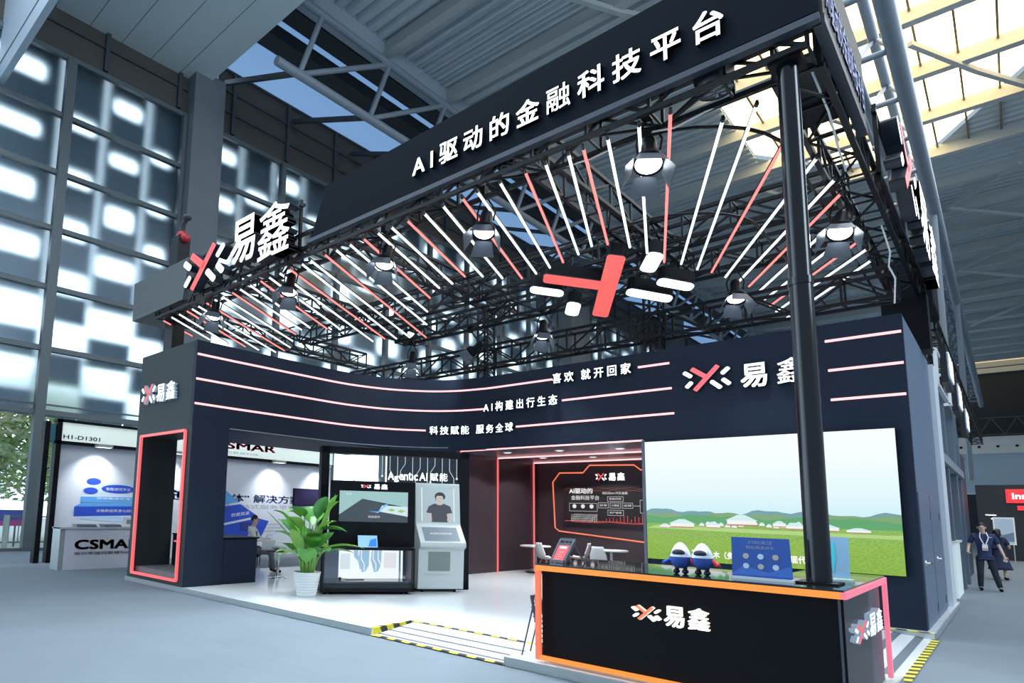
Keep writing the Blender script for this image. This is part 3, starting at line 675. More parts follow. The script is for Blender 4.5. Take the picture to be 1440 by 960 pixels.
sw, shh = SX1-SX0, SZ1-SZ0
MB().add([(SX0, SY-.052, SZ0), (SX1, SY-.052, SZ0), (SX1, SY-.052, SZ1), (SX0, SY-.052, SZ1)], [(0, 1, 2, 3)]).build('picture', screen_mat(), scr)
def sp_(pts, mi, off, mb): mb.poly(pts, (SX0, SY-.052-off, SZ0), (sw, 0, 0), (0, 0, shh), mi=mi)
random.seed(4)
m = MB()
for (b0, amp, mi, off, ph) in ((.375, .055, 0, .001, 0), (.362, .042, 1, .002, 2.2), (.35, .03, 2, .003, 4)):
    top = [(i/40, b0+amp*(.5+.3*math.sin(i*.33+ph)+.25*math.sin(i*.71+ph*2)+.1*math.sin(i*1.7))) for i in range(41)]
    sp_([(0, .30)]+[(1, .30)]+top[::-1], mi, off, m)
m.build('hills', [lit('hill_blue', (.16, .33, .36)), lit('hill_olive', (.20, .36, .16)), lit('hill_green', (.10, .36, .13))], scr)
m = MB()
sp_([(.05, .285), (.95, .265), (1, .27), (1, .24), (.5, .245), (0, .26)], 3, .0034, m)
def yurt(x, z, w_, h, off=.004):
    sp_([(x-w_/2, z), (x+w_/2, z), (x+w_/2, z+h*.5), (x-w_/2, z+h*.5)], 0, off, m); sp_([(x-w_*.56, z+h*.48), (x+w_*.56, z+h*.48), (x+w_*.12, z+h), (x-w_*.12, z+h)], 1, off+.0003, m)
    sp_([(x-w_*.5, z), (x+w_*.5, z), (x+w_*.5, z+h*.12), (x-w_*.5, z+h*.12)], 2, off+.0005, m)
for i in range(16): yurt(.26+i*.028, .285+.012*math.sin(i)+.0012*i, .022, .03)
for x, z, w_, h in ((.17, .27, .11, .07), (.43, .30, .12, .085), (.09, .265, .05, .035), (.64, .285, .07, .05), (.75, .28, .09, .05), (.31, .275, .06, .05), (.58, .30, .05, .045), (.86, .275, .08, .035)): yurt(x, z, w_, h, .005)
m.build('yurts', [lit('yurt_white', (.85, .87, .84)), lit('yurt_pale', (.62, .82, .82)), lit('yurt_red', (.55, .16, .12)), lit('meadow_light', (.42, .62, .2))], scr)
m = MB(); sp_([(.42, .135), (.62, .145), (.60, .165), (.46, .160)], 0, .004, m); sp_([(.0, .205), (.16, .225), (.30, .215), (.30, .219), (.15, .23), (0, .21)], 1, .004, m); m.build('meadow_patch', [lit('patch_grey', (.38, .45, .36)), lit('patch_brown', (.38, .33, .16))], scr)
YS = SY-.058
for txt, x0, x1 in (('不', 9.67, 9.78), ('木（多', 10.04, 10.38), ('现代', 11.25, 11.49)):
    text('subtitle', txt, (x0, YS, .88), UX, UZ, x1-x0, .13, 0, lit('subtitle_white', (1, 1, 1), 1.2), scr, .02)

# ------------------------------------------------------------------ meeting room
RW = mat('dark_maroon_panel', (.030, .020, .027), .35)
t = thing('meeting_room', 'open dark meeting niche behind the black wall with red neon edges', 'booth room')
MB().box(3.7, 3.84, 6.75, 10.95, 0, 3.3).build('side_wall', RW, t); MB().box(3.7, 8.82, 10.9, 11.0, 0, 3.3).build('rear_wall', RW, t); 
MB().box(3.7, 8.82, 6.72, 10.95, 3.16, 3.28).build('ceiling_panel', mat('grey_ceiling_panel', (.14, .13, .16), .3), t)
def neon(name, pts, r, m_, par):
    return MB().tube(pts, r, 8).build(name, m_, par)
neon('neon_edge', [(4.19, 6.60, 0), (4.19, 6.6, 3.14)], .022, NEON_R, t)
neon('neon_edge', [(4.19, 6.60, 3.14), (8.79, 6.6, 3.14)], .018, LINE_R, t)
neon('neon_edge', [(3.87, 8.72, 0), (3.87, 8.72, 3.13)], .026, NEON_R, t)
neon('neon_edge', [(3.87, 10.62, 0), (3.87, 10.62, 3.13)], .026, NEON_R, t)
neon('neon_edge', [(3.87, 8.72, 3.13), (8.79, 8.72, 3.13)], .02, LINE_R, t); neon('neon_edge', [(3.87, 10.62, 3.13), (8.79, 10.62, 3.13)], .02, LINE_R, t)
yo = 10.87
pts = [(7.1, .93), (4.55, 1.13), (4.42, 1.22), (4.36, 2.56), (4.58, 2.83), (5.32, 2.82), (5.52, 3.03), (6.8, 3.0), (6.98, 2.86), (7.6, 2.84)]
neon('neon_outline', [(x, yo, z) for x, z in pts], .02, NEON_C, t)
logo(t, (5.86, yo+.02, 2.70), UX, UZ, .16, .03, SIGN_R, SIGN_W, SIDE_D); text('letter', '易鑫', (6.08, yo+.02, 2.58), UX, UZ, .46, .22, .03, [SIGN_W, SIDE_D], t, .02, True)
for i, (x, y) in enumerate(((4.9, 7.64), (6.29, 7.78), (7.7, 7.99), (4.88, 9.43), (6.19, 9.73), (7.6, 9.8))):
    l = thing('downlight', ('front row downlight in the niche ceiling, ' if i < 3 else 'rear row downlight in the niche ceiling, ')+('left', 'middle', 'right')[i % 3], 'downlight', (x, y, 3.16), 0, 'downlights in the niche')
    MB().lathe([(.12, 0), (.12, -.012), (.09, -.014)], 20).build('ring', WHITEP, l); MB().lathe([(.09, -.012), (.0001, -.012)], 20).build('lens', SIGN_W, l)
    if i != 5:
        li = bpy.data.lights.new('downlight_light', 'SPOT'); li.energy = 150; li.spot_size = 2.2; li.shadow_soft_size = .08; q = bpy.data.objects.new('downlight_light', li); COL.objects.link(q); q.parent = l; q.location = (0, 0, -.05)
ps = thing('poster_screen', 'dark display on the niche rear wall with white flow chart and red sparks', 'display', (0, 0, 0))
MB().box(4.72, 8.3, 10.84, 10.9, 1.32, 2.48).build('panel', mat('poster_black', (.015, .012, .014), .3), ps)
WT = lit('poster_white', (.9, .9, .92), .85); yp = 10.836
text('lettering', 'AI驱动的', (4.90, yp, 2.22), UX, UZ, .72, .16, 0, WT, ps, .03); text('lettering', '金融科技平台', (4.96, yp, 2.04), UX, UZ, .85, .13, 0, WT, ps, .03)
text('lettering', '领先的AI+汽车金融', (5.9, yp, 2.20), UX, UZ, .72, .07, 0, WT, ps, .01)
def rect(mb, x0, z0, x1, z1, w_=.008, mi=0):
    for a in ((x0, z0, x1, z0+w_), (x0, z1-w_, x1, z1), (x0, z0, x0+w_, z1), (x1-w_, z0, x1, z1)): mb.poly([(a[0], a[1]), (a[2], a[1]), (a[2], a[3]), (a[0], a[3])], (0, yp, 0), UX, UZ, mi=mi)
m = MB()
for a in ((4.9, 1.72, 5.75, 1.95), (6.05, 2.0, 6.5, 2.14), (5.78, 1.82, 6.08, 1.97), (6.12, 1.82, 6.42, 1.97), (6.46, 1.82, 6.76, 1.97), (6.05, 1.62, 6.5, 1.77), (6.95, 1.7, 7.3, 2.05)): rect(m, *a)
m.poly([(6.78, 1.885), (6.95, 1.885), (6.95, 1.895), (6.78, 1.895)], (0, yp, 0), UX, UZ)
m.build('chart_box', WT, ps)
for i, (x, z, s_) in enumerate(((6.1, 2.05, '智能风控'), (5.82, 1.87, '获客'), (6.16, 1.87, '大模型'), (6.5, 1.87, '运营'), (6.1, 1.67, '资产管理'))): text('lettering', s_, (x, yp, z), UX, UZ, .34 if len(s_) > 2 and i in (0, 4) else .22, .055, 0, WT, ps, .005)
for i in range(3):
    m = MB(); n_ = 16; m.poly([(5.06+.26*i+.06*math.cos(2*PI*k/n_), 1.86+.06*math.sin(2*PI*k/n_)) for k in range(n_)], (0, yp, 0), UX, UZ); m.build('chart_dot', WT, ps)
for i in range(4): text('lettering', '人工智能驱动汽车金融科技服务生态'[i:i+13], (4.95, yp, 1.60-.055*i), UX, UZ, .80, .042, 0, WT, ps, 0)
m = MB(); random.seed(2)
for i in range(26):
    x = 5.6+i*.10; h = random.uniform(.03, .3)*math.exp(-((x-6.9)/.8)**2)+.02; m.poly([(x, 1.44), (x+.012, 1.44), (x+.012, 1.44+h), (x, 1.44+h)], (0, yp, 0), UX, UZ)
for k in range(3): m.poly([(4.75+i*.12, 1.43+.02*math.sin(i*.6+k)) for i in range(29)]+[(4.75+i*.12, 1.424+.02*math.sin(i*.6+k)) for i in range(28, -1, -1)], (0, yp+.001*k, 0), UX, UZ)
m.build('spark_lines', lit('red_spark', (1, .12, .10), .9), ps)
m = MB()
for k in range(3): m.poly([(4.75+i*.12, 2.34+.05*math.sin(i*.5+k*1.7)) for i in range(29)]+[(4.75+i*.12, 2.334+.05*math.sin(i*.5+k*1.7)) for i in range(28, -1, -1)], (0, yp+.001*k, 0), UX, UZ)
m.build('wave_lines', lit('copper_wave', (.5, .12, .06), .6), ps)
def round_table(x, y, label):
    t = thing('round_table', label, 'table', (x, y, 0), 0, 'round tables in the niche')
    MB().lathe([(.0001, .70), (.40, .70), (.42, .715), (.42, .73), (.40, .745), (.0001, .745)], 32).build('table_top', WHITEP, t)
    MB().lathe([(.035, .02), (.03, .7)], 14).build('stem', WHITEP, t); MB().lathe([(.28, 0), (.28, .012), (.05, .03), (.0001, .03)], 24).build('base', BLK2, t)
round_table(4.55, 9.55, 'white round table at the left of the niche'); round_table(6.65, 9.7, 'white round table half hidden behind the screen pillar')
def shell_chair(x, y, rz, label):
    t = thing('shell_chair', label, 'chair', (x, y, 0), rz, 'white shell chairs in the niche')
    m = MB(); rows = []; prof = [(-.22, .45), (-.1, .43), (.05, .425), (.17, .45), (.22, .52), (.25, .65), (.28, .80), (.29, .86)]
    for j, (py, pz) in enumerate(prof):
        w_ = .22-.03*(j/7)-.05*(j > 5); rows.append([(w_*(k-4)/4, py-.05*abs((k-4)/4)**2*(j > 3), pz+.06*abs((k-4)/4)**2*(j < 5)) for k in range(9)])
    vv = [p for r in rows for p in r]; m.add(vv, [(j*9+k, j*9+k+1, (j+1)*9+k+1, (j+1)*9+k) for j in range(7) for k in range(8)], 0, True)
    o = m.build('seat_shell', WHITEP, t); md = o.modifiers.new('thick', 'SOLIDIFY'); md.thickness = .012
    for sx_ in (-1, 1):
        for sy_ in (-1, 1): MB().tube([(sx_*.1, sy_*.08, .43), (sx_*.22, sy_*.22, 0)], .013, 8).build('leg', mat('beech', (.5, .36, .22), .5), t)
shell_chair(5.15, 9.1, 2.7, 'white shell chair left of the leaflet stand, by the left table'); shell_chair(5.55, 10.15, -1.3, 'white shell chair in the middle of the niche seen from the side'); shell_chair(6.75, 8.9, 3.3, 'white shell chair nearest the screen pillar')

# ------------------------------------------------------------------ display frame, case, kiosk (on a slant)
t = thing('led_film_frame', 'big black free standing frame with clear film and white circuit lines', 'display frame', (4.302, 2.033, 0), math.radians(59.5))
m = MB(); m.box(-.10, .06, 0, .3, 0, 2.86); m.box(2.9, 3.09, 0, .3, 0, 2.86); m.box(-.1, 3.09, 0, .3, 2.73, 2.86); m.box(-.1, 3.09, 0, .3, 0, .12); m.build('frame', BLK2, t)
MB().add([(.06, .1, .12), (2.9, .1, .12), (2.9, .1, 2.73), (.06, .1, 2.73)], [(0, 1, 2, 3)]).build('film', CLEAR, t)
m = MB(); random.seed(12)
for i in range(17):
    x = .2+i*.165; z = random.uniform(2.1, 2.45); k = random.choice((-1, 1))*.10
    p = [(x, 2.72), (x, z+.15), (x+k, z), (x+k, z-random.uniform(.1, .3))] if i % 2 else [(x, 2.72), (x, random.choice((2.3, 2.0, 1.6)))]
    for a, b in zip(p[:-1], p[1:]): m.bar((a[0], .09, a[1]), (b[0], .09, b[1]), .012, .006)
    a = p[-1]; m.poly([(a[0]+.024*math.cos(q*PI/4), a[1]+.024*math.sin(q*PI/4)) for q in range(8)], (0, .086, 0), UX, UZ)
m.build('circuit_lines', lit('circuit_white', (.75, .85, .95), 1), t)

LR = math.radians(56.74)
t = thing('display_case', 'black display case with a see-through lower box and a screen above', 'display case', (4.809, 1.672, 0), LR)
GRYM = mat('dark_grey_metal', (.018, .021, .027), .4, spec=.3)
lo_ = MB(); D = .62
for a in ((-.10, -.03, 0, .06, .05, .87), (1.66, 1.73, 0, .06, .05, .87), (-.1, 1.73, 0, .06, .83, .88), (-.1, 1.73, 0, .06, .05, .20), (-.1, 1.73, 0, D, .05, .12), (-.1, 1.73, 0, D, .83, .88), (-.1, -.06, 0, D, .05, .88), (1.70, 1.73, 0, D, .05, .88)): lo_.box(*a)
lo_.build('box_frame', GRYM, t)
MB().box(-.03, 1.66, .05, D, .2, .24).build('inner_floor', mat('smoke_gloss', (.03, .04, .06), .12), t)
MB().add([(-.055, .02, .2), (-.055, D, .2), (-.055, D, .83), (-.055, .02, .83)], [(0, 1, 2, 3)]).build('inner_side', mat('pale_inner_side', (.22, .23, .30), .4), t)
MB().add([(-.03, .03, .2), (1.66, .03, .2), (1.66, .03, .83), (-.03, .03, .83)], [(0, 1, 2, 3)]).build('front_glass', CLEAR, t)
bp_ = MB().add([(.33, D-.02, .24), (1.64, D-.02, .24), (1.64, D-.02, .83), (.33, D-.02, .83)], [(0, 1, 2, 3)]).build('backlit_panel', lit('backlit_white', (.92, .97, 1), 1.05), t)
MB().add([(-.03, D-.02, .24), (.33, D-.02, .24), (.33, D-.02, .83), (-.03, D-.02, .83)], [(0, 1, 2, 3)]).build('grey_panel', mat('lavender_grey', (.34, .35, .46), .4), t)
m = MB()
def bl(pts, mi=0, off=.0): m.poly(pts, (0, D-.024-off, 0), UX, UZ, mi=mi)
for x0, c in ((.75, 0), (1.0, 0)): bl([(x0, .83), (x0+.2, .83), (x0+.19, .5), (x0+.13, .38), (x0+.05, .36), (x0-.02, .6)], c)
bl([(.62, .83), (.72, .83), (.72, .7), (.8, .55), (.8, .42), (.76, .42), (.72, .58), (.64, .66)], 0)
bl([(.36, .72), (.56, .72), (.56, .42), (.36, .42)], 1); bl([(1.25, .75), (1.5, .75), (1.5, .45), (1.25, .45)], 2)
for x0 in (.78, 1.02, 1.12): bl([(x0, .82), (x0+.015, .82), (x0+.015, .62), (x0+.075, .52), (x0+.075, .4), (x0+.06, .4), (x0+.06, .515), (x0, .61)], 3, .002)
m.build('panel_picture', [lit('panel_blue', (.35, .55, .78)), lit('panel_grey', (.72, .80, .86)), lit('panel_pink', (.85, .82, .88)), lit('panel_white', (1, 1, 1), 1.1)], t)
MB().tube([(1.5, .3, .24), (1.5, .3, .83)], .018, 8).build('post', CHROME, t)
MB().ell((.32, .32, .262), .035, .035, .03).tube([(.32, .32, .26), (.5, .3, .245), (.8, .34, .245)], .008, 6).build('floor_socket', BLK2, t)
up = MB().box(.09, 1.80, .30, .42, .88, 2.16); up.build('screen_board', BLK2, t, None, .008)
sc = MB().add([(.26, .296, 1.36), (1.645, .296, 1.36), (1.645, .296, 1.96), (.26, .296, 1.96)], [(0, 1, 2, 3)])
sc = sc.build('screen', lit('screen_teal', (.36, .60, .60), .9), t)
m = MB()
def sc2(p, mi, off): m.poly([(.26+x*1.385, 1.36+z*.6) for x, z in p], (0, .296-off, 0), UX, UZ, mi=mi)
sc2([(.0, .22), (.33, .75), (1, .5), (1, .0), (0, 0)], 0, .001); sc2([(.57, .35), (.62, .55), (1, .52), (1, .2)], 1, .002); sc2([(.42, .36), (.56, .34), (.66, .58), (.72, .62), (.56, .30), (.5, .33)], 2, .003)
sc2([(.70, .40), (.76, .46), (.82, .40), (.76, .36)], 3, .003); sc2([(.84, .36), (.9, .43), (.97, .38), (.9, .32)], 3, .003); sc2([(.33, .75), (1, .5), (1, .47), (.33, .73)], 4, .0015)
m.build('screen_picture', [lit('scr_dark', (.035, .055, .075)), lit('scr_white', (.62, .78, .82)), lit('scr_blue', (.12, .45, 1), 1.2), lit('scr_green', (.3, .55, .12)), lit('scr_black', (.015, .02, .03))], t)
text('lettering', '智能服务', (.84, .29, 1.44), UX, UZ, .24, .045, 0, WT, t, 0); text('lettering', '易鑫', (.38, .29, 1.88), UX, UZ, .12, .04, 0, WT, t, 0)
logo(t, (.78, .30, 2.06), UX, UZ, .10, .01, SIGN_R, SIGN_W, SIDE_D, .055); text('letter', '易鑫', (.94, .30, 2.005), UX, UZ, .28, .105, .01, [SIGN_W, SIDE_D], t, .013, True)
for x in (0, .12, 1.6, 1.5): MB().lathe([(.0001, 0), (.028, 0), (.028, .05), (.0001, .05)], 10, 0, (x, .1 if x < 1 else .12, 0)).build('caster', BLK2, t)
cdl = thing('card_stand', 'small blue and white card standing on the display case ledge', 'card', (5.17, 2.18, .885), LR)
c_ = MB(); c_.add([(-.02, .0, 0), (.36, .0, 0), (.36, .09, .22), (-.02, .09, .22), (-.02, .01, 0), (.36, .01, 0), (.36, .1, .22), (-.02, .1, .22)], [(0, 1, 2, 3), (7, 6, 5, 4), (0, 3, 7, 4), (1, 5, 6, 2), (3, 2, 6, 7)]); c_.build('card', mat('card_sky_blue', (.38, .66, .90), .4), cdl)
MB().poly([(.18, .02), (.34, .02), (.34, .17), (.22, .14)], (0, -.003, 0), UX, (0, .39, 1)).build('print', mat('card_blue', (.02, .25, .75), .4), cdl)
MB().box(0, .3, .06, .2, 0, .012).build('foot', WHITEP, cdl)

t = thing('kiosk', 'white self-service kiosk with tall portrait screen and slanted touch panel', 'kiosk', (5.575, 3.43, 0), math.radians(57.05))
KW = mat('kiosk_white', (.58, .63, .615), .35)
def prof_x(mb, pts, x0, x1, mi=0):
    n_ = len(pts); a = [(x0, y, z) for y, z in pts]; b = [(x1, y, z) for y, z in pts]
    mb.add(a, [tuple(range(n_))], mi); mb.add(b, [tuple(range(n_-1, -1, -1))], mi); mb.add(a+b, [(i, n_+i, n_+(i+1) % n_, (i+1) % n_) for i in range(n_)], mi)
m = MB(); prof_x(m, [(.02, .06), (.7, .06), (.7, 2.18), (.30, 2.18), (.22, 1.33), (-.14, .98), (-.15, .90), (-.02, .84)], .0, .95)
m.build('body', KW, t, None, .035)
m = MB(); prof_x(m, [(.26, 1.36), (.335, 2.12), (.34, 2.12), (.27, 1.36)], .08, .88); 
m = MB().add([(.09, .226, 1.36), (.86, .226, 1.36), (.86, .296, 2.12), (.09, .296, 2.12)], [(0, 1, 2, 3)]); m.build('portrait_screen', lit('screen_mint', (.52, .72, .70), 1.0), t)
m = MB()
O_, V_ = (.09, .222, 1.36), (0, .07, .76)
def kp(p, mi, off): m.poly([(x*.77, z) for x, z in p], (O_[0], O_[1]-off, O_[2]), UX, V_, mi=mi)
kp([(.30, .03), (.78, .03), (.74, .25), (.90, .28), (.84, .46), (.66, .53), (.60, .50), (.5, .50), (.40, .53), (.24, .45), (.17, .28), (.32, .26)], 0, .001)
kp([(.23, .27), (.31, .27), (.33, .05), (.26, .05)], 1, .0012); kp([(.76, .26), (.86, .28), (.82, .06), (.75, .05)], 1, .0012)
kp([(.49, .49), (.61, .49), (.62, .58), (.48, .58)], 1, .0014)
kp([(.55+.10*math.cos(a*PI/8), .66+.115*math.sin(a*PI/8)) for a in range(16)], 1, .0016)
kp([(.56+.15*math.cos(a*PI/10), .72+.12*math.sin(a*PI/10)) for a in range(-2, 13)]+[(.42, .62)], 2, .0012); kp([(.55+.115*math.cos(a*PI/10), .74+.075*math.sin(a*PI/10)) for a in range(0, 11)], 2, .0018)
kp([(.505, .605), (.575, .605), (.56, .59), (.52, .59)], 3, .0019)
for ex in (.515, .59): kp([(ex-.018, .665), (ex+.018, .665), (ex+.018, .675), (ex-.018, .675)], 2, .0019)
kp([(.08, .93), (.9, .93), (.86, .96), (.12, .96)], 4, .001); kp([(.04, .05), (.06, .05), (.06, .95), (.04, .95)], 5, .001); kp([(.94, .05), (.96, .05), (.96, .95), (.94, .95)], 5, .001)
m.build('portrait_picture', [lit('pic_dark_dress', (.035, .04, .06)), lit('pic_skin', (.55, .48, .44)), lit('pic_hair', (.012, .012, .016)), lit('pic_lips', (.45, .2, .2)), lit('pic_mint_dark', (.35, .58, .60)), lit('pic_white', (.9, 1, 1))], t)
sl = Vector((0, .36, .35)); O2 = Vector((.07, -.122, .985))
MB().poly([(0, .0), (.80, 0), (.80, .88), (0, .88)], O2, UX, sl, Vector((0, -.7, .7)), .008).build('touch_panel', BLK2, t)
MB().poly([(.03, .06), (.77, .06), (.77, .82), (.03, .82)], O2+Vector((0, -.008, .008)), UX, sl).build('touch_screen', lit('touch_blue', (.13, .21, .28), .9), t)
text('lettering', '欢迎使用智能终端', O2+sl*.42+Vector((.18, -.009, .009)), UX, sl, .45, .05, 0, WT, t, 0)
m = MB().add([(.2, -.003, .42), (.66, -.003, .42), (.66, -.024, .80), (.2, -.024, .80)], [(0, 1, 2, 3)]); m.build('slot', mat('slot_shade', (.20, .24, .22), .6), t)  # flat quad, the recess's shadow is put into its dark colour
MB().box(.14, .70, -.020, .018, .36, .385).build('slot_lip', KW, t); MB().poly([(.40, .885), (.50, .93), (.47, .90), (.52, .91)], (0, -.12, 0), UX, UZ).build('red_mark', REDI, t)
MB().box(.86, .89, -.05, -.03, .88, .90).build('button', BLK2, t)
for x in (.12, .8): MB().lathe([(.0001, 0), (.03, 0), (.03, .06), (.0001, .06)], 10, 0, (x, .12, 0)).build('caster', BLK2, t)

# plant in a ribbed white pot
t = thing('potted_plant', 'leafy green plant in a ribbed white pot beside the display case', 'plant', (4.77, 1.25, 0)); t.scale = (1.06, 1.06, 1.1)
pr = [(.0001, .012), (.16, .0), (.165, .02)]
for i in range(8): z = .03+i*.044; r = .170+i*.0082; pr += [(r+.006, z), (r+.006, z+.030), (r, z+.036)]
pr += [(.245, .385), (.245, .40), (.225, .40), (.22, .36), (.0001, .36)]
MB().lathe(pr, 36).build('pot', WHITEP, t)
MB().lathe([(.22, .365), (.0001, .372)], 20).build('soil', mat('soil', (.05, .035, .02), .95), t)
random.seed(21)
st = MB(); lf = MB()
def leaf(base, tip, droop, wid, mi):
    base, tip = Vector(base), Vector(tip); n_ = 9; d = tip-base; side = d.cross(Vector((0, 0, 1))).normalized(); vv = []
    for i in range(n_+1):
        u = i/n_; c = base+d*u+Vector((0, 0, -droop*u*u)); w_ = wid*math.sin(PI*min(.999, u**.75))**.8; up_ = Vector((0, 0, w_*.35))
        vv += [c-side*w_+up_, c, c+side*w_+up_]
    lf.add(vv, [(3*i+k, 3*i+k+1, 3*i+k+4, 3*i+k+3) for i in range(n_) for k in range(2)], mi, True)
for i in range(30):
    an = i*2.4+random.uniform(-.2, .2); hgt = random.uniform(.75, 1.35) if i > 7 else random.uniform(.5, .8); lean = random.uniform(.10, .34)
    b = Vector((.09*math.cos(an), .09*math.sin(an), .36)); e = Vector((lean*math.cos(an), lean*math.sin(an), hgt))
    st.tube([b, b.lerp(e, .5)+Vector((0, 0, .08)), e], [.02, .016, .010], 7)
    L = random.uniform(.40, .60); el = random.uniform(.3, 1.3); tip = e+Vector((math.cos(an)*math.cos(el), math.sin(an)*math.cos(el), math.sin(el)))*L
    leaf(e, tip, random.uniform(.05, .22), random.uniform(.11, .17), random.choice((0, 0, 1, 1, 2)))
for an, r, z, dr in ((.75, 1.0, 1.15, .35), (-2.2, .75, 1.5, .1), (-2.6, .62, .85, .3), (.4, .5, 1.75, .05)):
    leaf((.1*math.cos(an), .1*math.sin(an), .7), (r*math.cos(an), r*math.sin(an), z), dr, .10, 1); st.tube([(.05*math.cos(an), .05*math.sin(an), .36), (.1*math.cos(an), .1*math.sin(an), .7)], .012, 6)
st.build('stems', mat('stem_green', (.16, .34, .06), .5), t)
lf.build('leaves', [mat('leaf_bright', (.08, .30, .035), .35, spec=.6, var=.2), mat('leaf_lime', (.22, .46, .07), .35, var=.2), mat('leaf_deep', (.06, .24, .06), .35, var=.2)], t)

# small table with bag and jacket in the left opening
t = thing('pedestal_table', 'round dark glass table on a chrome pedestal in the left opening', 'table', (1.98, 2.66, 0))
MB().lathe([(.0001, .59), (.34, .59), (.35, .60), (.34, .612), (.0001, .612)], 32).build('table_top', mat('dark_glass', (.02, .025, .03), .08), t)
MB().lathe([(.05, .03), (.035, .08), (.03, .3), (.05, .55), (.09, .59)], 20).build('stem', CHROME, t); MB().lathe([(.24, 0), (.24, .012), (.12, .03), (.05, .04)], 28).build('base', CHROME, t)
t = thing('handbag', 'small white handbag with loop handle on the glass table', 'bag', (1.80, 2.52, .612), .7)
m = MB(); prof_x(m, [(-.06, 0), (.06, 0), (.045, .24), (-.045, .24)], -.16, .16); m.build('body', WHITEP, t, None, .015)
MB().tube([(-.08, 0, .24), (-.07, 0, .33), (0, 0, .37), (.07, 0, .33), (.08, 0, .24)], .01, 8).build('handle', WHITEP, t)
m = MB(); random.seed(9)
m.ell((0, 0, .08), .36, .22, .10, 20, 10); m.ell((.22, .12, .05), .22, .16, .07, 16, 8); m.ell((-.15, -.1, .07), .2, .15, .09, 16, 8)
for i, v in enumerate(m.v): v += Vector((math.sin(v.y*23+v.x*9)*.012, math.sin(v.x*19)*.012, math.sin(v.x*21+v.y*17)*.014))
tag(m.build('jacket', mat('white_cloth', (.75, .78, .80), .8), None, (2.03, 2.78, .615)), 'crumpled white jacket lying on the glass table', 'jacket')

# ------------------------------------------------------------------ front counter with neon edges
KX0, KX1, KY0, KY1, KYW = 10.213, 13.002, .082, 1.40, 2.32
t = thing('reception_counter', 'black front counter outlined in orange neon with glowing logo', 'counter', (0, 0, 0))
m = MB(); m.box(KX0+.02, KX1-.02, KY0+.10, KY1, .0, 1.0); m.box(12.35, KX1-.05, KY1, KYW-.03, 0, 1.0); m.build('body', mat('gloss_black_counter', (.004, .005, .007), .3, spec=.3), t)
m = MB(); m.box(KX0+.03, KX1-.03, KY0+.08, KY0+.1, .05, 1.0)
m.build('front_panel', BLK2, t)
m = MB().poly([(KX0-.005, KY0-.005), (KX1+.005, KY0-.005), (KX1+.005, KYW), (12.3, KYW), (12.3, KY1+.03), (KX0-.005, KY1+.03)], (0, 0, 1.0), UX, UY, UZ, .05)
m.build('top', mat('mirror_black_top', (.012, .014, .016), .04), t)
MB().box(KX1-.05, KX1-.035, KY0+.05, KYW-.14, .02, 1.0).build('side_panel', mat('side_panel_grey', (.06, .07, .09), .35), t)
th = .042
def nb(nm, x0, x1, y0, y1, z0, z1, mt): MB().box(x0, x1, y0, y1, z0, z1).build(nm, mt, t)
nb('neon_strip', KX0, KX1-.0, KY0-.02, KY0+.03, .978, 1.034, NEON_O); nb('neon_strip', KX0, KX0+.05, KY0-.02, KY0+.03, .03, .985, NEON_C); nb('neon_strip', KX0+.05, KX1-.05, KY0-.02, KY0+.03, .03, .072, NEON_O)
nb('neon_strip', KX1-.02, KX1+.02, KY0-.02, KYW, .978, 1.034, NEON_P); nb('neon_strip', KX1-.02, KX1+.02, KYW-.06, KYW, .03, .985, NEON_P)
logo(t, (11.40, KY0+.075, .665), UX, UZ, .135, .05, LOGO_O, SIGN_W, lit('logo_side_lit', (1, .9, .75), 1.2), .105)
text('letter', '易鑫', (11.575, KY0+.075, .565), UX, UZ, .40, .20, .045, [SIGN_W, lit('logo_side_lit', (1, .9, .75), 1.2)], t, .013, True)
logo(t, (KX1-.035, .66, .67), UY, UZ, .34, .06, SIGN_R, SIGN_W, SIDE_L, .125); text('letter', '易鑫', (KX1-.035, 1.05, .57), UY, UZ, .75, .21, .06, [SIGN_W, SIDE_L], t, .013, True)
# pole through the counter
t = thing('support_pole', 'thick glossy black pole standing on the counter and carrying the truss', 'pole', (12.75, .602, 0))
MB().tube([(0, 0, 1.055), (0, 0, 3.85)], .098, 32).build('lower_tube', POLE, t); MB().tube([(0, 0, 3.85), (0, 0, 6.15)], .094, 32).build('upper_tube', POLE, t)
MB().tube([(0, 0, 3.80), (0, 0, 3.87)], .106, 32).build('collar', POLE, t); MB().box(-.16, .16, -.16, .16, 1.05, 1.065).build('base_plate', BLK2, t); MB().box(-.14, .14, -.14, .14, 6.04, 6.12).build('top_plate', BLK2, t)
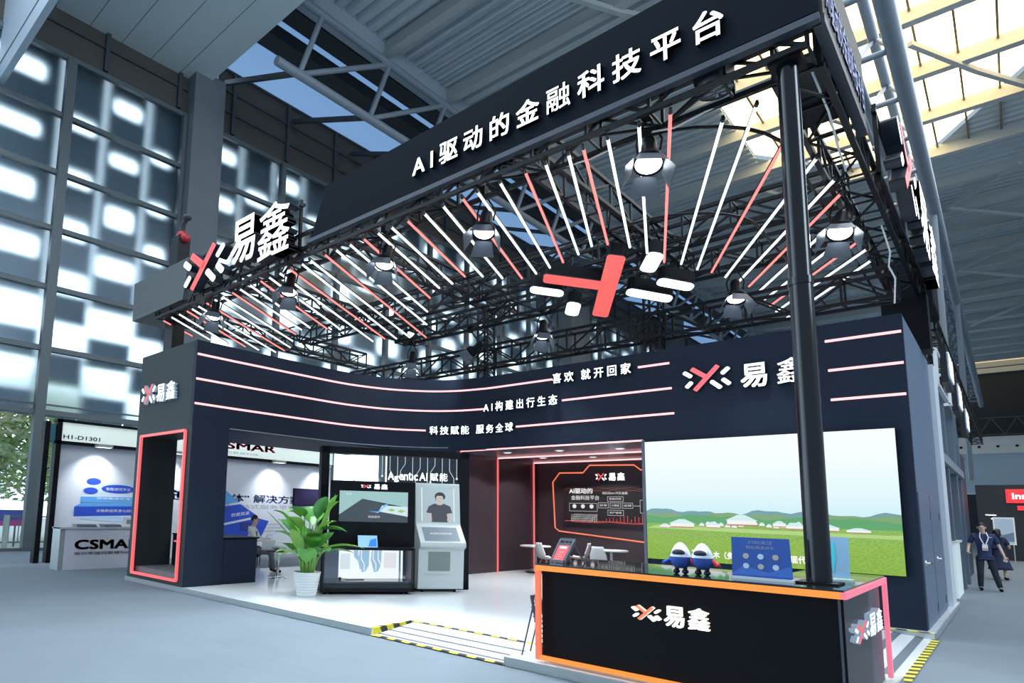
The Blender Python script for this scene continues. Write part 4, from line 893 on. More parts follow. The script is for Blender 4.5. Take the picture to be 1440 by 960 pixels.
# things on the counter
def toy(x, y, rz, label):
    t = thing('plush_toy', label, 'toy', (x, y, 1.05), rz, 'egg-shaped plush toys on the counter'); t.scale = (.90, .90, .93)
    BL = mat('plush_blue', (.03, .09, .38), .9, bump=.6, bscale=60); WH = mat('plush_white', (.72, .76, .85), .9, bump=.6, bscale=60); DK = mat('plush_dark', (.01, .012, .03), .5); RD = mat('plush_red', (.55, .03, .04), .8)
    pr = [(.0001, .055), (.05, .06), (.085, .085), (.102, .125), (.106, .16), (.1045, .18)]; pu = [(.1055, .178), (.101, .20), (.083, .25), (.055, .295), (.026, .322), (.0001, .330)]
    MB().lathe(pr, 24).build('body', BL, t); MB().lathe(pu, 24).build('hood', WH, t)
    m = MB(); m.ell((0, -.066, .222), .068, .040, .040, 18, 10); m.build('visor', DK, t)
    MB().ell((0, -.058, .222), .080, .032, .053, 18, 10).build('visor_rim', WH, t)
    for sx_ in (-1, 1):
        MB().ell((sx_*.045, -.01, .025), .034, .045, .026).ell((sx_*.042, .0, .055), .022, .022, .03).build('boot', DK, t)
        MB().tube([(sx_*.09, 0, .16), (sx_*.125, -.015, .13), (sx_*.15, -.03, .115)], [.022, .024, .02], 10).ell((sx_*.158, -.034, .112), .026, .024, .022).build('arm', BL if sx_ < 0 else RD, t)
toy(11.655, .38, .08, 'egg-shaped blue and white plush toy, left of the pair'); toy(11.85, .40, .02, 'egg-shaped blue and white plush toy, right of the pair')
t = thing('poster_stand', 'blue poster with white icons in an acrylic foot on the counter', 'sign', (12.10, .42, 1.05))
m = MB(); O_, V_ = Vector((0, 0, .02)), Vector((-.00, .06, 1)); m.poly([(0, 0), (.49, 0), (.47, .36), (-.0, .36)], O_, UX, V_, Vector((0, 1, -.06)), .008); m.build('sheet', mat('poster_royal_blue', (.025, .085, .36), .3), t)
MB().box(-.01, .50, -.03, .05, 0, .022).build('foot', mat('frosted_acrylic', (.62, .70, .74), .2), t)
PT = mat('pale_print', (.45, .58, .80), .5); Of = O_+Vector((0, -.004, 0))
text('lettering', '扫码关注', Of+Vector((.14, 0, 0))+V_*.30, UX, V_, .2, .034, 0, PT, t, .01); text('lettering', '领取精美好礼', Of+Vector((.12, 0, 0))+V_*.255, UX, V_, .24, .032, 0, PT, t, .01)
m = MB()
for i in range(3):
    for j in range(2):
        c = (.12+.12*i, .19-.09*j); m.poly([(c[0]+.026*math.cos(k*PI/6), c[1]+.026*math.sin(k*PI/6)) for k in range(12)], Of, UX, V_, mi=(i+j) % 2)
m.build('icons', [mat('icon_tan', (.42, .40, .38), .5), mat('icon_pale', (.5, .6, .75), .5)], t)
m = MB(); m.poly([(.0, .02), (.49, .02), (.48, .12), (.3, .05), (.1, .10)], Of+Vector((0, .002, 0)), UX, V_); m.build('wave_print', mat('poster_wave', (.04, .14, .50), .4), t)
t = thing('leaflet_holder', 'clear acrylic leaflet holder with pale blue sheet right of the pole', 'holder', (12.80, 1.02, 1.05))
m = MB(); m.poly([(-.09, .03), (.11, .03), (.11, .40), (-.09, .41)], (0, 0, 0), UX, (0, .14, 1), (0, 1, 0), .006); m.build('sheet', mat('leaflet_pale', (.30, .50, .68), .25), t)
m = MB(); m.poly([(-.05, .10), (-.03, .35), (.0, .36), (.01, .2), (-.01, .08)], (0, -.003, 0), UX, (0, .14, 1)); m.build('blade_print', mat('leaflet_cyan', (.10, .62, .75), .3), t)
MB().box(-.11, .13, -.05, .1, 0, .02).build('foot', mat('clear_acrylic', (.6, .75, .8), .1), t)
def rack(name, label, loc, rz, w_, hgt, lean, with_sheet):
    t = thing(name, label, 'leaflet stand', loc, rz)
    RK = mat('gunmetal', (.10, .11, .13), .35, metal=.6)
    a = MB()
    for x in (-w_/2, w_/2): a.bar((x, 0, 0), (x, lean, hgt), .022, .03)
    a.build('side_rail', RK, t)
    V_ = Vector((0, lean, hgt)); m = MB(); n_ = 16
    for k in range(3):
        cx = -w_/3.4+k*w_/3.4; ro, ri = .034, .024
        for j in range(n_):
            a0, a1 = 2*PI*j/n_, 2*PI*(j+1)/n_; P_ = [(cx+r*math.cos(q), .92*hgt+r*math.sin(q)) for q, r in ((a0, ri), (a0, ro), (a1, ro), (a1, ri))]
            m.poly([(x, z/hgt) for x, z in P_], (0, 0, 0), UX, V_, (0, -1, 0), .006)
    m.bar((-w_/2, lean, hgt), (w_/2, lean, hgt), .03); m.bar((-w_/2, lean*.8, hgt*.8), (w_/2, lean*.8, hgt*.8), .03); m.bar((-w_/2, 0, .02), (w_/2, 0, .02), .03)
    m.build('crosspiece', RK, t)
    for x in (-w_/2, w_/2): MB().bar((x, lean*.85, hgt*.85), (x, lean*1.9, 0), .014).build('back_leg', RK, t)
    if with_sheet:
        MB().poly([(-w_/2+.02, .06), (w_/2-.02, .06), (w_/2-.02, .76), (-w_/2+.02, .76)], (0, -.012, 0), UX, V_, (0, -1, 0), .006).build('leaflet', mat('leaflet_red', (.55, .05, .06), .4), t)
        MB().poly([(-w_/2+.05, .62), (w_/2-.05, .62), (w_/2-.05, .71), (-w_/2+.05, .71)], (0, -.020, 0), UX, V_).build('print', mat('leaflet_white', (.8, .7, .7), .5), t)
        for k in range(4): MB().poly([(-w_/2+.06, .46-.1*k), (w_/2-.06-.03*(k % 2), .46-.1*k), (w_/2-.06-.03*(k % 2), .48-.1*k), (-w_/2+.06, .48-.1*k)], (0, -.020, 0), UX, V_).build('print', mat('leaflet_pink', (.75, .35, .35), .5), t)
    return t
rack('leaflet_stand', 'grey metal leaflet stand with red leaflet on the left end of the counter', (10.30, .40, 1.05), -.25, .20, .26, .18, True)
t = rack('magazine_rack', 'black folding magazine rack leaning at the left end of the counter', (10.16, .40, 0), 1.75, .26, .66, .13, False)
m = MB()
for k in range(11): m.bar((-.13, .02+.12*k/11, .04+.55*k/11), (.13, .02+.12*k/11, .04+.55*k/11), .012)
m.build('shelf_wire', TRUSS, t)

# ------------------------------------------------------------------ overhead: trusses, banners, signs
def truss(p, q, w_, h, label, bay_=.72):
    p, q = Vector(p), Vector(q); d = (q-p).normalized(); s_ = d.cross(Vector((0, 0, 1))).normalized()*w_/2; L = (q-p).length
    t = thing('truss_beam', label, 'truss', (0, 0, 0), 0, 'black lattice trusses over the booth'); u = Vector((0, 0, h))
    for sg in (-1, 1):
        for k in (0, 1): MB().bar(p+s_*sg+u*k, q+s_*sg+u*k, .058).build('chord', TRUSS, t)
    m = MB(); n_ = max(1, int(L/bay_)); 
    for i in range(n_+1):
        a = p+d*(L*i/n_)
        for sg in (-1, 1):
            m.bar(a+s_*sg, a+s_*sg+u, .036)
            if i < n_: b = p+d*(L*(i+1)/n_); m.bar(a+s_*sg+(u if i % 2 else Vector()), b+s_*sg+(Vector() if i % 2 else u), .032)
        m.bar(a-s_, a+s_, .025); m.bar(a-s_+u, a+s_+u, .025)
        if i < n_: b = p+d*(L*(i+1)/n_); m.bar(a+s_*(1 if i % 2 else -1), b-s_*(1 if i % 2 else -1), .025)
    m.build('bracing', TRUSS, t); return t
truss((-.45, .65, 6.1), (12.95, .65, 6.1), .4, .42, 'front black truss behind the long banner')
truss((12.78, .85, 6.1), (12.78, 11.2, 6.1), .4, .42, 'right hand black truss running away from the pole')
truss((-.4, .85, 6.1), (-.4, 7.4, 6.1), .4, .42, 'left end black truss beside the tall windows')
truss((-.4, 7.1, 5.35), (12.9, 7.1, 5.35), .4, .5, 'rear black truss just above the black wall')
truss((2.4, 6.15, 6.15), (12.6, 6.15, 6.15), .35, .4, 'rear cross truss with four stage lamps below it')
truss((-.2, 4.9, 6.35), (12.6, 4.9, 6.35), .4, .45, 'middle cross truss that carries the hanging logo')
truss((5.5, .85, 6.5), (5.5, 6.9, 6.5), .4, .4, 'long truss crossing over the left half of the booth')
truss((9.6, .85, 6.5), (9.6, 6.9, 6.5), .4, .4, 'long truss crossing over the right half of the booth')
truss((2.4, .85, 6.3), (2.4, 7.0, 6.3), .35, .4, 'truss crossing over the left opening')
truss((2.4, 6.9, 5.0), (2.4, 6.9, 6.8), .35, .35, 'short upright truss above the curve of the wall') if False else None
for (x, y, lb) in ((4.6, 7.1, 'upright truss post above the curved wall'), (8.9, 7.1, 'upright truss post above the middle of the back wall')):
    t = thing('truss_post', lb, 'post', (x, y, 0)); m = MB()
    for sx_ in (-.15, .15):
        for sy_ in (-.15, .15): MB().bar((sx_, sy_, 3.3), (sx_, sy_, 6.9), .045).build('chord', TRUSS, t)
    for k in range(18):
        z = 3.35+k*.2; m.bar((-.15, -.15, z), (.15, -.15, z+.2), .022); m.bar((-.15, .15, z+.2), (.15, .15, z), .022); m.bar((-.15, -.15, z), (-.15, .15, z+.2), .022); m.bar((.15, .15, z), (.15, -.15, z+.2), .022)
    m.build('bracing', TRUSS, t)
# rounded tube ring inside the fan
rg = [(1.2, 3.05), (10.2, 3.0)]+[(10.2+1.35*math.sin(a*PI/16), 4.35-1.35*math.cos(a*PI/16)) for a in range(1, 9)]+[(11.55, 9.6)]
tag(MB().tube([(x, y, 6.07) for x, y in rg], .022, 8).build('tube_rail', TRUSS), 'thin black tube rail with a rounded corner under the trusses, inner one', 'rail', 'black tube rails')
rg = [(1.0, .80), (10.9, .80)]+[(10.9+1.5*math.sin(a*PI/16), 2.3-1.5*math.cos(a*PI/16)) for a in range(1, 9)]+[(12.4, 10)]
tag(MB().tube([(x, y, 6.07) for x, y in rg], .022, 8).build('tube_rail', TRUSS), 'thin black tube rail with a rounded corner under the trusses, outer one', 'rail', 'black tube rails')
# lifting mast
t = thing('lifting_mast', 'black lifting mast with a red hoist on top at the left front corner', 'mast', (-.42, .95, 0))
MB().box(-.22, .2, -.16, .16, -.1, 8.3).build('mast', TRUSS, t); MB().box(-.3, .3, -.3, .3, -.1, -.05).build('base', TRUSS, t)
MB().ell((.05, 0, 8.35), .16, .14, .14).ell((.22, 0, 8.25), .12, .12, .12).build('hoist', mat('hoist_red', (.45, .02, .03), .4), t)
m = MB().tube([(0, 0, 8.4), (.05, 0, 8.65), (.2, 0, 8.75)], .07, 8).ell((.25, 0, 8.78), .14, .12, .08); m.build('pulley', STEELD, t)
# banners
t = thing('fascia_banner', 'long dark banner with white glowing slogan above the booth front', 'banner', (0, 0, 0))
m = MB(); m.poly([(5.60, 6.30), (13.07, 6.30), (13.07, 7.45), (6.02, 7.16)] if False else [(5.62, 6.30), (13.07, 6.33), (13.07, 7.30), (5.98, 7.16)], (0, .35, 0), UX, UZ, (0, 1, 0), .07); m.build('panel', NAVY, t)
MB().box(5.5, 13.07, .34, .44, 6.24, 6.31).build('bottom_edge', mat('banner_edge_grey', (.045, .055, .075), .5), t)
text('letter', 'AI驱动的金融科技平台', (8.06, .345, 6.50), UX, UZ, 4.23, .34, .06, [SIGN_W, SIDE_D], t, .016, True, 1.24)
t = thing('side_banner', 'dark banner with outlined white writing along the right end', 'banner', (0, 0, 0))
MB().box(13.02, 13.09, .42, 2.9, 6.33, 7.30).build('panel', mat('warm_lit_banner_board', (.085, .075, .068), .6), t); MB().box(13.0, 13.1, .42, 2.9, 6.24, 6.33).build('bottom_edge', mat('banner_edge_grey', (.045, .055, .075), .5), t)  # dark board, the warm light on it is put into the brown colour
text('letter', 'AI驱动的金融科技平台', (13.09, .55, 6.44), UY, UZ, 2.2, .42, .015, [lit('dim_sign', (.45, .55, .85), .9), SIDE_D], t, .012, True)
# left end box
t = thing('fascia_box', 'grey box fascia with small booth number at the left end of the front', 'fascia', (0, 0, 0))
m = MB(); m.poly([(-1.55, 6.22), (1.05, 6.22), (1.24, 7.18), (-1.60, 7.22)], (0, .35, 0), UX, UZ, (0, 1, 0), .9); m.build('body', mat('fascia_grey', (.075, .088, .092), .5), t)
text('lettering', 'H1-D801', (-1.42, .346, 6.40), UX, UZ, .72, .11, 0, mat('fascia_number', (.16, .18, .19), .5), t, 0)
# left front logo sign
def big_sign(label, org, U, cw, ch_, dep, lx, lettersx, par_y):
    t = thing('channel_sign', label, 'sign', (0, 0, 0), 0, 'big logo signs on the truss'); O = Vector(org); U = Vector(U)
    logo(t, O+U*lx+Vector((0, 0, ch_/2)), U, UZ, cw, dep, SIGN_R, SIGN_W, SIDE_D, ch_*.62)
    for c, (a, b, z0, z1) in zip('易鑫', lettersx): text('letter', c, O+U*a+Vector((0, 0, z0)), U, UZ, b-a, z1-z0, dep, [SIGN_W, SIDE_D], t, .018)
    m = MB(); N = U.cross(Vector((0, 0, 1)))
    for z in (.12, ch_-.12): m.bar(O-N*.05+Vector((0, 0, z)), O+U*(lettersx[1][1]+.1)-N*.05+Vector((0, 0, z)), .05)
    for x in (.1, lettersx[0][0], lettersx[1][0], lettersx[1][1]): m.bar(O+U*x-N*.05+Vector((0, 0, 0)), O+U*x-N*.05+Vector((0, 0, ch_)), .05)
    m.build('mounting_frame', TRUSS, t); return t
big_sign('white glowing two character sign with red mark at the left front', (1.35, .36, 6.12), UX, .84, 1.06, .20, .86, [(1.95, 2.80, .20, 1.12), (2.9, 3.88, .05, 1.10)], 0)
big_sign('glowing logo sign seen edge-on along the right side truss', (13.12, 3.9, 6.1), UY, 1.15, 1.1, .18, 1.2, [(2.75, 4.1, .0, 1.1), (4.4, 5.8, .0, 1.05)], 0)
t = thing('fascia_box', 'dark box fascia at the far end of the right side truss', 'fascia', (0, 0, 0)); MB().box(12.6, 13.15, 10.3, 12.0, 6.05, 7.1).build('body', NAVY, t); MB().box(13.15, 13.16, 10.4, 11.9, 6.1, 7.0).build('face', BLK2, t)
MB().box(12.4, 13.1, 9.7, 10.2, 4.97, 6.1).build('drop_panel', BLK2, t)
# black loudspeaker boxes
t = thing('round_lamp', 'black boxed lamp with round dark lens above the banner at right', 'lamp', (12.09, .60, 6.12)); t.scale = (.78, .78, .78)
MB().box(-.2, .2, -.2, .2, .06, .45).build('body', BLK2, t); MB().lathe([(.24, .0), (.25, .06), (.2, .1)], 28).build('rim', GRYM, t); MB().lathe([(.23, .0), (.12, -.03), (.0001, -.04)], 28).build('lens', mat('dark_lens', (.05, .06, .08), .08), t)
t = thing('loudspeaker', 'black loudspeaker box hung beside the pole under the side banner', 'speaker', (12.72, 1.75, 6.12))
MB().box(-.22, .22, -.3, .3, 0, .55).build('body', BLK2, t, None, .01); MB().box(-.2, .2, -.304, -.3, .03, .5).build('grille', GRYM, t)

# light tubes of the fan
ST = [('r', -.13, -.895, 1.725), ('w', .293, -.858, 2.21), ('w', .655, -.82, 2.714), ('r', 1.018, -.749, 3.263), ('w', 1.25, -.76, 3.713), ('w', 1.53, -.588, 4.178), ('r', 1.88, -.246, 4.237),
      ('w', 2.219, .17, 4.119), ('w', 2.52, .767, 3.743), ('r', 2.906, 1.351, 3.387), ('w', 3.2, 1.788, 3.231), ('w', 3.557, 2.1, 3.25), ('r', 3.921, 2.351, 3.588), ('w', 4.207, 2.563, 3.848), ('w', 4.544, 2.40, 5.137),
      ('r', 4.85, 2.812, 5.165), ('w', 5.217, 3.05, 5.352), ('w', 5.465, 3.4, 5.476), ('r', 5.854, 3.722, 5.744), ('w', 6.151, 4.464, 4.894), ('w', 6.496, 5.111, 4.155), ('r', 6.832, 5.742, 3.499), ('w', 7.158, 6.265, 3.159), ('w', 7.459, 6.609, 3.141), ('r', 7.796, 7.02, 2.994),
      ('w', 8.141, 7.27, 3.214), ('w', 8.496, 7.493, 3.531), ('r', 8.845, 7.768, 3.772), ('w', 9.104, 8.091, 3.74), ('w', 9.476, 8.425, 3.64), ('r', 9.866, 8.721, 3.57), ('w', 10.16, 9.083, 3.429), ('w', 10.475, 9.403, 3.26), ('r', 10.669, 9.628, 3.365), ('w', 10.974, 9.845, 3.71),
      ('w', 11.344, 9.952, 4.139), ('r', 11.689, 10.015, 4.713), ('w', (12.054, .99), 10.199, 4.982), ('w', (12.401, .941), 10.318, 5.419), ('r', (12.6, 1.62), 10.458, 5.724), ('w', (12.65, 2.55), 10.559, 6.141), ('w', (12.707, 3.294), 10.653, 6.566), ('r', (12.697, 3.784), 10.733, 6.939),
      ('w', (12.66, 4.45), 10.774, 7.397), ('w', (12.66, 5.2), 10.752, 7.936), ('r', (12.62, 5.75), 10.697, 8.482), ('w', (12.655, 6.212), 10.719, 8.94), ('w', (12.633, 6.818), 10.654, 9.757)]
ni = {'r': 0, 'w': 0}
for c, a, bx_, by_ in ST:
    ax, ay = a if isinstance(a, tuple) else (a, .45)
    p, q = Vector((ax, ay, 6.0)), Vector((bx_, by_, 6.0))
    cn = 'red' if c == 'r' else 'white'
    t = thing('light_tube', '%s glowing %s tube of the fan, counted from the left end' % (ordw(ni[c]), cn), 'light tube', p, 0, '%s light tubes of the ceiling fan' % cn); ni[c] += 1
    d = q-p; u = d.normalized()
    MB().tube([u*.05, d-u*.05], .019, 8).build('tube', LED_R if c == 'r' else LED_W, t)
    MB().tube([Vector(), u*.05], .021, 8).build('end_cap', SIDE_D, t); MB().tube([d-u*.05, d], .021, 8).build('end_cap', SIDE_D, t)
    MB().bar(Vector((0, 0, .03)), d+Vector((0, 0, .03)), .03, .02).build('carrier', TRUSS, t)

# hanging logo (tilted light boxes facing the aisle)
t = thing('hanging_logo', 'large hanging logo of a red Y bar and white rounded boxes', 'hanging sign', (8.805, 5.0, 5.95))
U_ = Vector((1.288, -.062, .016)).normalized(); V2 = Vector((-.13, -1.42, .35)).normalized()
logo(t, (0, 0, 0), U_, V2, 1.30, .02, lit('hanging_red_face', (1, .13, .12), 1.0), SIGN_W, SIDE_D, 1.45)
N_ = U_.cross(V2)
for o in list(t.children):
    nb_ = o.copy(); nb_.data = o.data.copy(); COL.objects.link(nb_); nb_.name = 'light_box'; nb_.parent = o
    for v in nb_.data.vertices:
        k = v.co.dot(N_); v.co -= N_*k; v.co -= N_*(.24 if k < .01 else .001)
    nb_.data.materials.clear(); nb_.data.materials.append(BLK2)
    for p_ in nb_.data.polygons: p_.material_index = 0
m = MB()
for x, y in ((-.5, -.4), (.5, .3), (.2, -.9), (-.3, .9)): m.tube([(x, y, .2), (x, y, .75)], .012, 6)
m.build('hanger', TRUSS, t)

# par lamps with barn doors
def par(loc, aim, label, power=SPOT, s=1.0, size=1.5):
    t = thing('stage_lamp', label, 'stage lamp', loc, 0, 'stage lamps with barn doors')
    aim = Vector(aim)-Vector(loc); R = aim.to_track_quat('-Z', 'Y').to_matrix()
    def M(p): return R @ (Vector(p)*s)
    q = MB().lathe([(.0001, .42), (.07, .42), (.085, .36), (.09, .16), (.15, .10), (.165, .0), (.155, 0), (.14, .05)], 24, 0, (0, 0, 0), R @ Matrix.Diagonal((s, s, s))); q.build('body', BLK2, t)
    MB().lathe([(.0001, .035), (.10, .03), (.145, .02)], 24, 0, (0, 0, 0), R @ Matrix.Diagonal((s, s, s))).build('lens', lit('lamp_lens', (.88, .95, 1), 9.), t)
    m = MB(); m.tube([M((-.12, 0, .22)), M((-.14, 0, .34))+Vector((0, 0, .05)), Vector((0, 0, .62*s))], .014, 6); m.tube([M((.12, 0, .22)), M((.14, 0, .34))+Vector((0, 0, .05)), Vector((0, 0, .62*s))], .014, 6); m.box(-.05, .05, -.05, .05, .56*s, .70*s); m.build('yoke', TRUSS, t)
    for k in range(4):
        a = k*PI/2+.3; ca, sa = math.cos(a), math.sin(a); tx, ty = -sa, ca; o_, l_ = .16, .22
        P_ = [(ca*o_+tx*-.12, sa*o_+ty*-.12, .0), (ca*o_+tx*.12, sa*o_+ty*.12, 0), (ca*(o_+.10)+tx*.17, sa*(o_+.10)+ty*.17, -l_), (ca*(o_+.10)-tx*.17, sa*(o_+.10)-ty*.17, -l_)]
        m = MB(); w_ = Vector((ca*.004, sa*.004, .002)); pp_ = [M(x) for x in P_]; qq = [M(Vector(x)+w_) for x in P_]
        m.add(pp_+qq, [(0, 1, 2, 3), (7, 6, 5, 4), (0, 4, 5, 1), (1, 5, 6, 2), (2, 6, 7, 3), (3, 7, 4, 0)]); m.build('barn_door', mat('barn_door_metal', (.10, .12, .15), .35, metal=.3), t)
    li = bpy.data.lights.new('stage_lamp_light', 'SPOT'); li.energy = power; li.spot_size = size; li.spot_blend = .6; li.shadow_soft_size = .12; li.color = (.86, .94, 1)
    o = bpy.data.objects.new('stage_lamp_light', li); COL.objects.link(o); o.parent = t; o.location = M((0, 0, -.02)); o.rotation_euler = aim.to_track_quat('-Z', 'Y').to_euler()
par((11.33, .72, 5.62), (11.9, -1.6, 0), 'brightest stage lamp, hung under the right end of the long banner')
par((8.88, .94, 5.62), (9.5, -1.2, 0), 'stage lamp with open flaps under the middle of the long banner')
par((6.97, .84, 5.62), (7.8, -1.4, 0), 'stage lamp under the left part of the long banner')
par((4.66, .62, 5.62), (5.6, -1.2, 0), 'stage lamp under the white two character sign')
par((2.19, .5, 5.62), (3.9, -1.4, 0), 'leftmost stage lamp, under the red mark of the front sign')
par((12.57, 4.25, 5.62), (12.4, 1.0, 0), 'stage lamp beside the pole on the right side truss')
par((10.74, 6.12, 5.55), (11.4, 4.0, 0), 'stage lamp below the hanging logo, near the pole', SPOT*.7)
par((6.83, 6.1, 5.55), (7.5, 4.3, 0), 'stage lamp above the slogan wall, below the white boxes', SPOT*.7)
par((4.85, 6.08, 5.50), (3.3, 5.75, 4.5), 'stage lamp above the curve of the wall', SPOT*.16, .9)
par((2.9, 6.1, 5.45), (3.6, 4.6, 0), 'bright rear stage lamp above the left part of the curved wall', SPOT*.5)
# a few loose cables on the trusses
for i, (pts, lb) in enumerate((([(12.1, .85, 6.1), (11.6, .8, 6.0), (11.2, .85, 6.12), (10.6, .8, 6.02), (10.1, .85, 6.1)], 'thin white cable sagging below the banner at the right'), ([(12.9, 5.6, 6.1), (12.95, 5.9, 5.75), (12.9, 6.1, 5.6), (12.95, 6.3, 5.45), (12.9, 6.5, 5.1)], 'loose white cable dropping from the right side truss'), ([(12.85, 1.1, 6.3), (12.9, 1.7, 6.05), (12.85, 2.6, 6.0), (12.8, 3.4, 6.1)], 'pale cable curving behind the pole'))):
    tag(MB().tube(pts, .012, 6).build('cable', WHITEP), lb, 'cable', 'cables on the trusses')

# ------------------------------------------------------------------ people
def skin(name, nodes, edges, m_, parent, sub=2, root=0):
    me = bpy.data.meshes.new(name); me.from_pydata([n_[0] for n_ in nodes], edges, [])
    o = bpy.data.objects.new(name, me); COL.objects.link(o); md = o.modifiers.new('s', 'SKIN'); md.use_smooth_shade = True
    for i, n_ in enumerate(nodes):
        r = n_[1]; r = r if isinstance(r, tuple) else (r, r); me.skin_vertices[0].data[i].radius = r; me.skin_vertices[0].data[i].use_root = (i == root)
    sd = o.modifiers.new('d', 'SUBSURF'); sd.levels = sub; sd.render_levels = sub
    dg = bpy.context.evaluated_depsgraph_get(); dg.update(); out = bpy.data.meshes.new_from_object(o.evaluated_get(dg))
    bpy.data.objects.remove(o); bpy.data.meshes.remove(me)
    out.materials.clear(); out.materials.append(m_)
    for p in out.polygons: p.use_smooth = True
    q = bpy.data.objects.new(name, out); COL.objects.link(q); q.parent = parent; return q
SKINM = mat('skin', (.62, .42, .33), .55); HAIR = mat('black_hair', (.010, .009, .010), .5)
def chain(nodes, edges, start, pts):
    prev = start
    for p, r in pts:
        nodes.append((p, r)); edges.append((prev, len(nodes)-1)); prev = len(nodes)-1
    return prev
def figure(t, J, skin_m=None):
    """one continuous body from a dict of joints (metres, facing -Y)"""
    n_ = [(J['pelvis'], .085)]; e = []
    chest = chain(n_, e, 0, [(J['waist'], .075), (J['chest'], .085), (J['neck'], .055)])
    neck = chest; hd = Vector(J['head']); f = Vector(J.get('face', (0, -1, 0)))
    chain(n_, e, neck, [(hd-Vector((0, 0, .075))+f*.015, (.062, .058)), (hd+f*.005, (.076, .088)), (hd+Vector((0, 0, .07))-f*.01, (.070, .080)), (hd+Vector((0, 0, .115))-f*.012, .035)])
    for s_ in ('l', 'r'):
        w_ = chain(n_, e, 2, [(J['sh'+s_], .050), (J['el'+s_], .040), (J['wr'+s_], .028)])
        wr, hn = Vector(J['wr'+s_]), Vector(J['ha'+s_]); d = (hn-wr).normalized(); sd = d.cross(Vector(J.get('palm'+s_, (0, -1, 0)))).normalized(); pn = sd.cross(d)
        pm = wr+d*.06; p_ = chain(n_, e, w_, [(pm, (.030, .020))])
        for k, (off, ln) in enumerate(((-.030, .070), (-.010, .080), (.011, .075), (.031, .060))):
            chain(n_, e, p_, [(pm+d*.04+sd*off, .0095), (pm+d*(.04+ln*.55)+sd*off*1.1+pn*.012, .0085), (pm+d*(.04+ln)+sd*off*1.05+pn*.035, .007)])
        chain(n_, e, p_, [(pm-d*.01-sd*.045+pn*.01, .011), (pm+d*.03-sd*.06+pn*.025, .009)])
        ft = Vector(J['an'+s_]); tf = Vector(J.get('toe'+s_, (0, -1, 0)))
        chain(n_, e, 0, [(J['hi'+s_], .070), (J['kn'+s_], .050), (J['an'+s_], .038), (ft+tf*.10+Vector((0, 0, -.05)), .034), (ft+tf*.18+Vector((0, 0, -.06)), .024)])
    skin('body', n_, e, skin_m or SKINM, t)
    hm = MB(); hm.ell(hd+Vector((0, 0, .045))-f*.022, .086, .092, .088, 18, 12)
    for sx_ in (-1, 1):
        sdv = f.cross(Vector((0, 0, 1)))*sx_
        MB().ell(hd+f*.082+sdv*.03+Vector((0, 0, .012)), .011, .008, .007, 8, 6).build('eye', BLK2, t)
        MB().ell(hd+sdv*.078-f*.005, .018, .02, .03, 8, 6).build('ear', SKINM, t)
    MB().ell(hd+f*.098+Vector((0, 0, -.012)), .014, .02, .022, 8, 6).build('nose', SKINM, t)
    MB().ell(hd+f*.083+Vector((0, 0, -.052)), .022, .008, .006, 8, 6).build('mouth', mat('lip', (.40, .16, .14), .5), t)
    hm.build('hair', HAIR, t); return hd, f
def clothes(t, J, m_top, m_leg, sleeve=.45, leg=True, shoe=None):
    n_ = [(Vector(J['pelvis'])+Vector((0, 0, .02)), (.152, .135))]; e = []
    c = chain(n_, e, 0, [(J['waist'], (.145, .135)), (J['chest'], (.168, .150)), (Vector(J['neck'])-Vector((0, 0, .04)), (.075, .07))])
    for s_ in ('l', 'r'):
        a, b, w_ = Vector(J['sh'+s_]), Vector(J['el'+s_]), Vector(J['wr'+s_]); pts = [(a, .078), (a.lerp(b, .5), .068), (a.lerp(b, .80), .066)]
        if sleeve > .9: pts = [(a, .076), (b, .058), (b.lerp(w_, .9), .044)]
        chain(n_, e, 2, pts)
    chain(n_, e, 0, [(Vector(J['pelvis'])-Vector((0, 0, .07)), (.15, .135))])
    skin('shirt', n_, e, m_top, t)
    if leg:
        n_ = [(J['pelvis'], (.145, .115))]; e = []
        for s_ in ('l', 'r'):
            k, a = Vector(J['kn'+s_]), Vector(J['an'+s_]); chain(n_, e, 0, [(J['hi'+s_], .102), (k, .076), (k.lerp(a, 1.05), .060)])
        skin('trousers', n_, e, m_leg, t)
    for s_ in ('l', 'r'):
        a = Vector(J['an'+s_]); tf = Vector(J.get('toe'+s_, (0, -1, 0))); n_ = [(a+Vector((0, 0, -.01))-tf*.03, .046)]; e = []
        chain(n_, e, 0, [(a+Vector((0, 0, -.045))+tf*.07, .046), (a+Vector((0, 0, -.052))+tf*.19, .036)]); skin('shoe', n_, e, shoe or BLK2, t, 1)
V = Vector
J = dict(pelvis=V((0, 0, .95)), waist=V((0, .0, 1.12)), chest=V((0, 0, 1.34)), neck=V((0, .01, 1.52)), head=V((-.02, -.02, 1.66)),
         shl=V((.20, .01, 1.44)), ell=V((.30, .02, 1.16)), wrl=V((.36, -.08, .93)), hal=V((.37, -.12, .80)), shr=V((-.20, .01, 1.44)), elr=V((-.30, .04, 1.18)), wrr=V((-.34, -.16, 1.02)), har=V((-.36, -.26, 1.0)),
         hil=V((.10, 0, .86)), knl=V((.16, -.02, .48)), anl=V((.24, -.02, .09)), hir=V((-.10, 0, .86)), knr=V((-.12, -.03, .48)), anr=V((-.13, .04, .09)))
t = thing('person', 'person standing in a navy polo shirt and dark trousers with a white lanyard', 'person', (13.36, 17.5, -.1), .15)
hd, f = figure(t, J); clothes(t, J, mat('navy_polo', (.015, .03, .10), .8), mat('dark_trousers', (.012, .018, .035), .8))
MB().tube([(-.06, -.03, 1.53), (-.085, -.135, 1.40), (-.02, -.155, 1.22)], .014, 6).tube([(.06, -.03, 1.53), (.085, -.135, 1.40), (.02, -.155, 1.22)], .014, 6).build('lanyard', WHITEP, t)
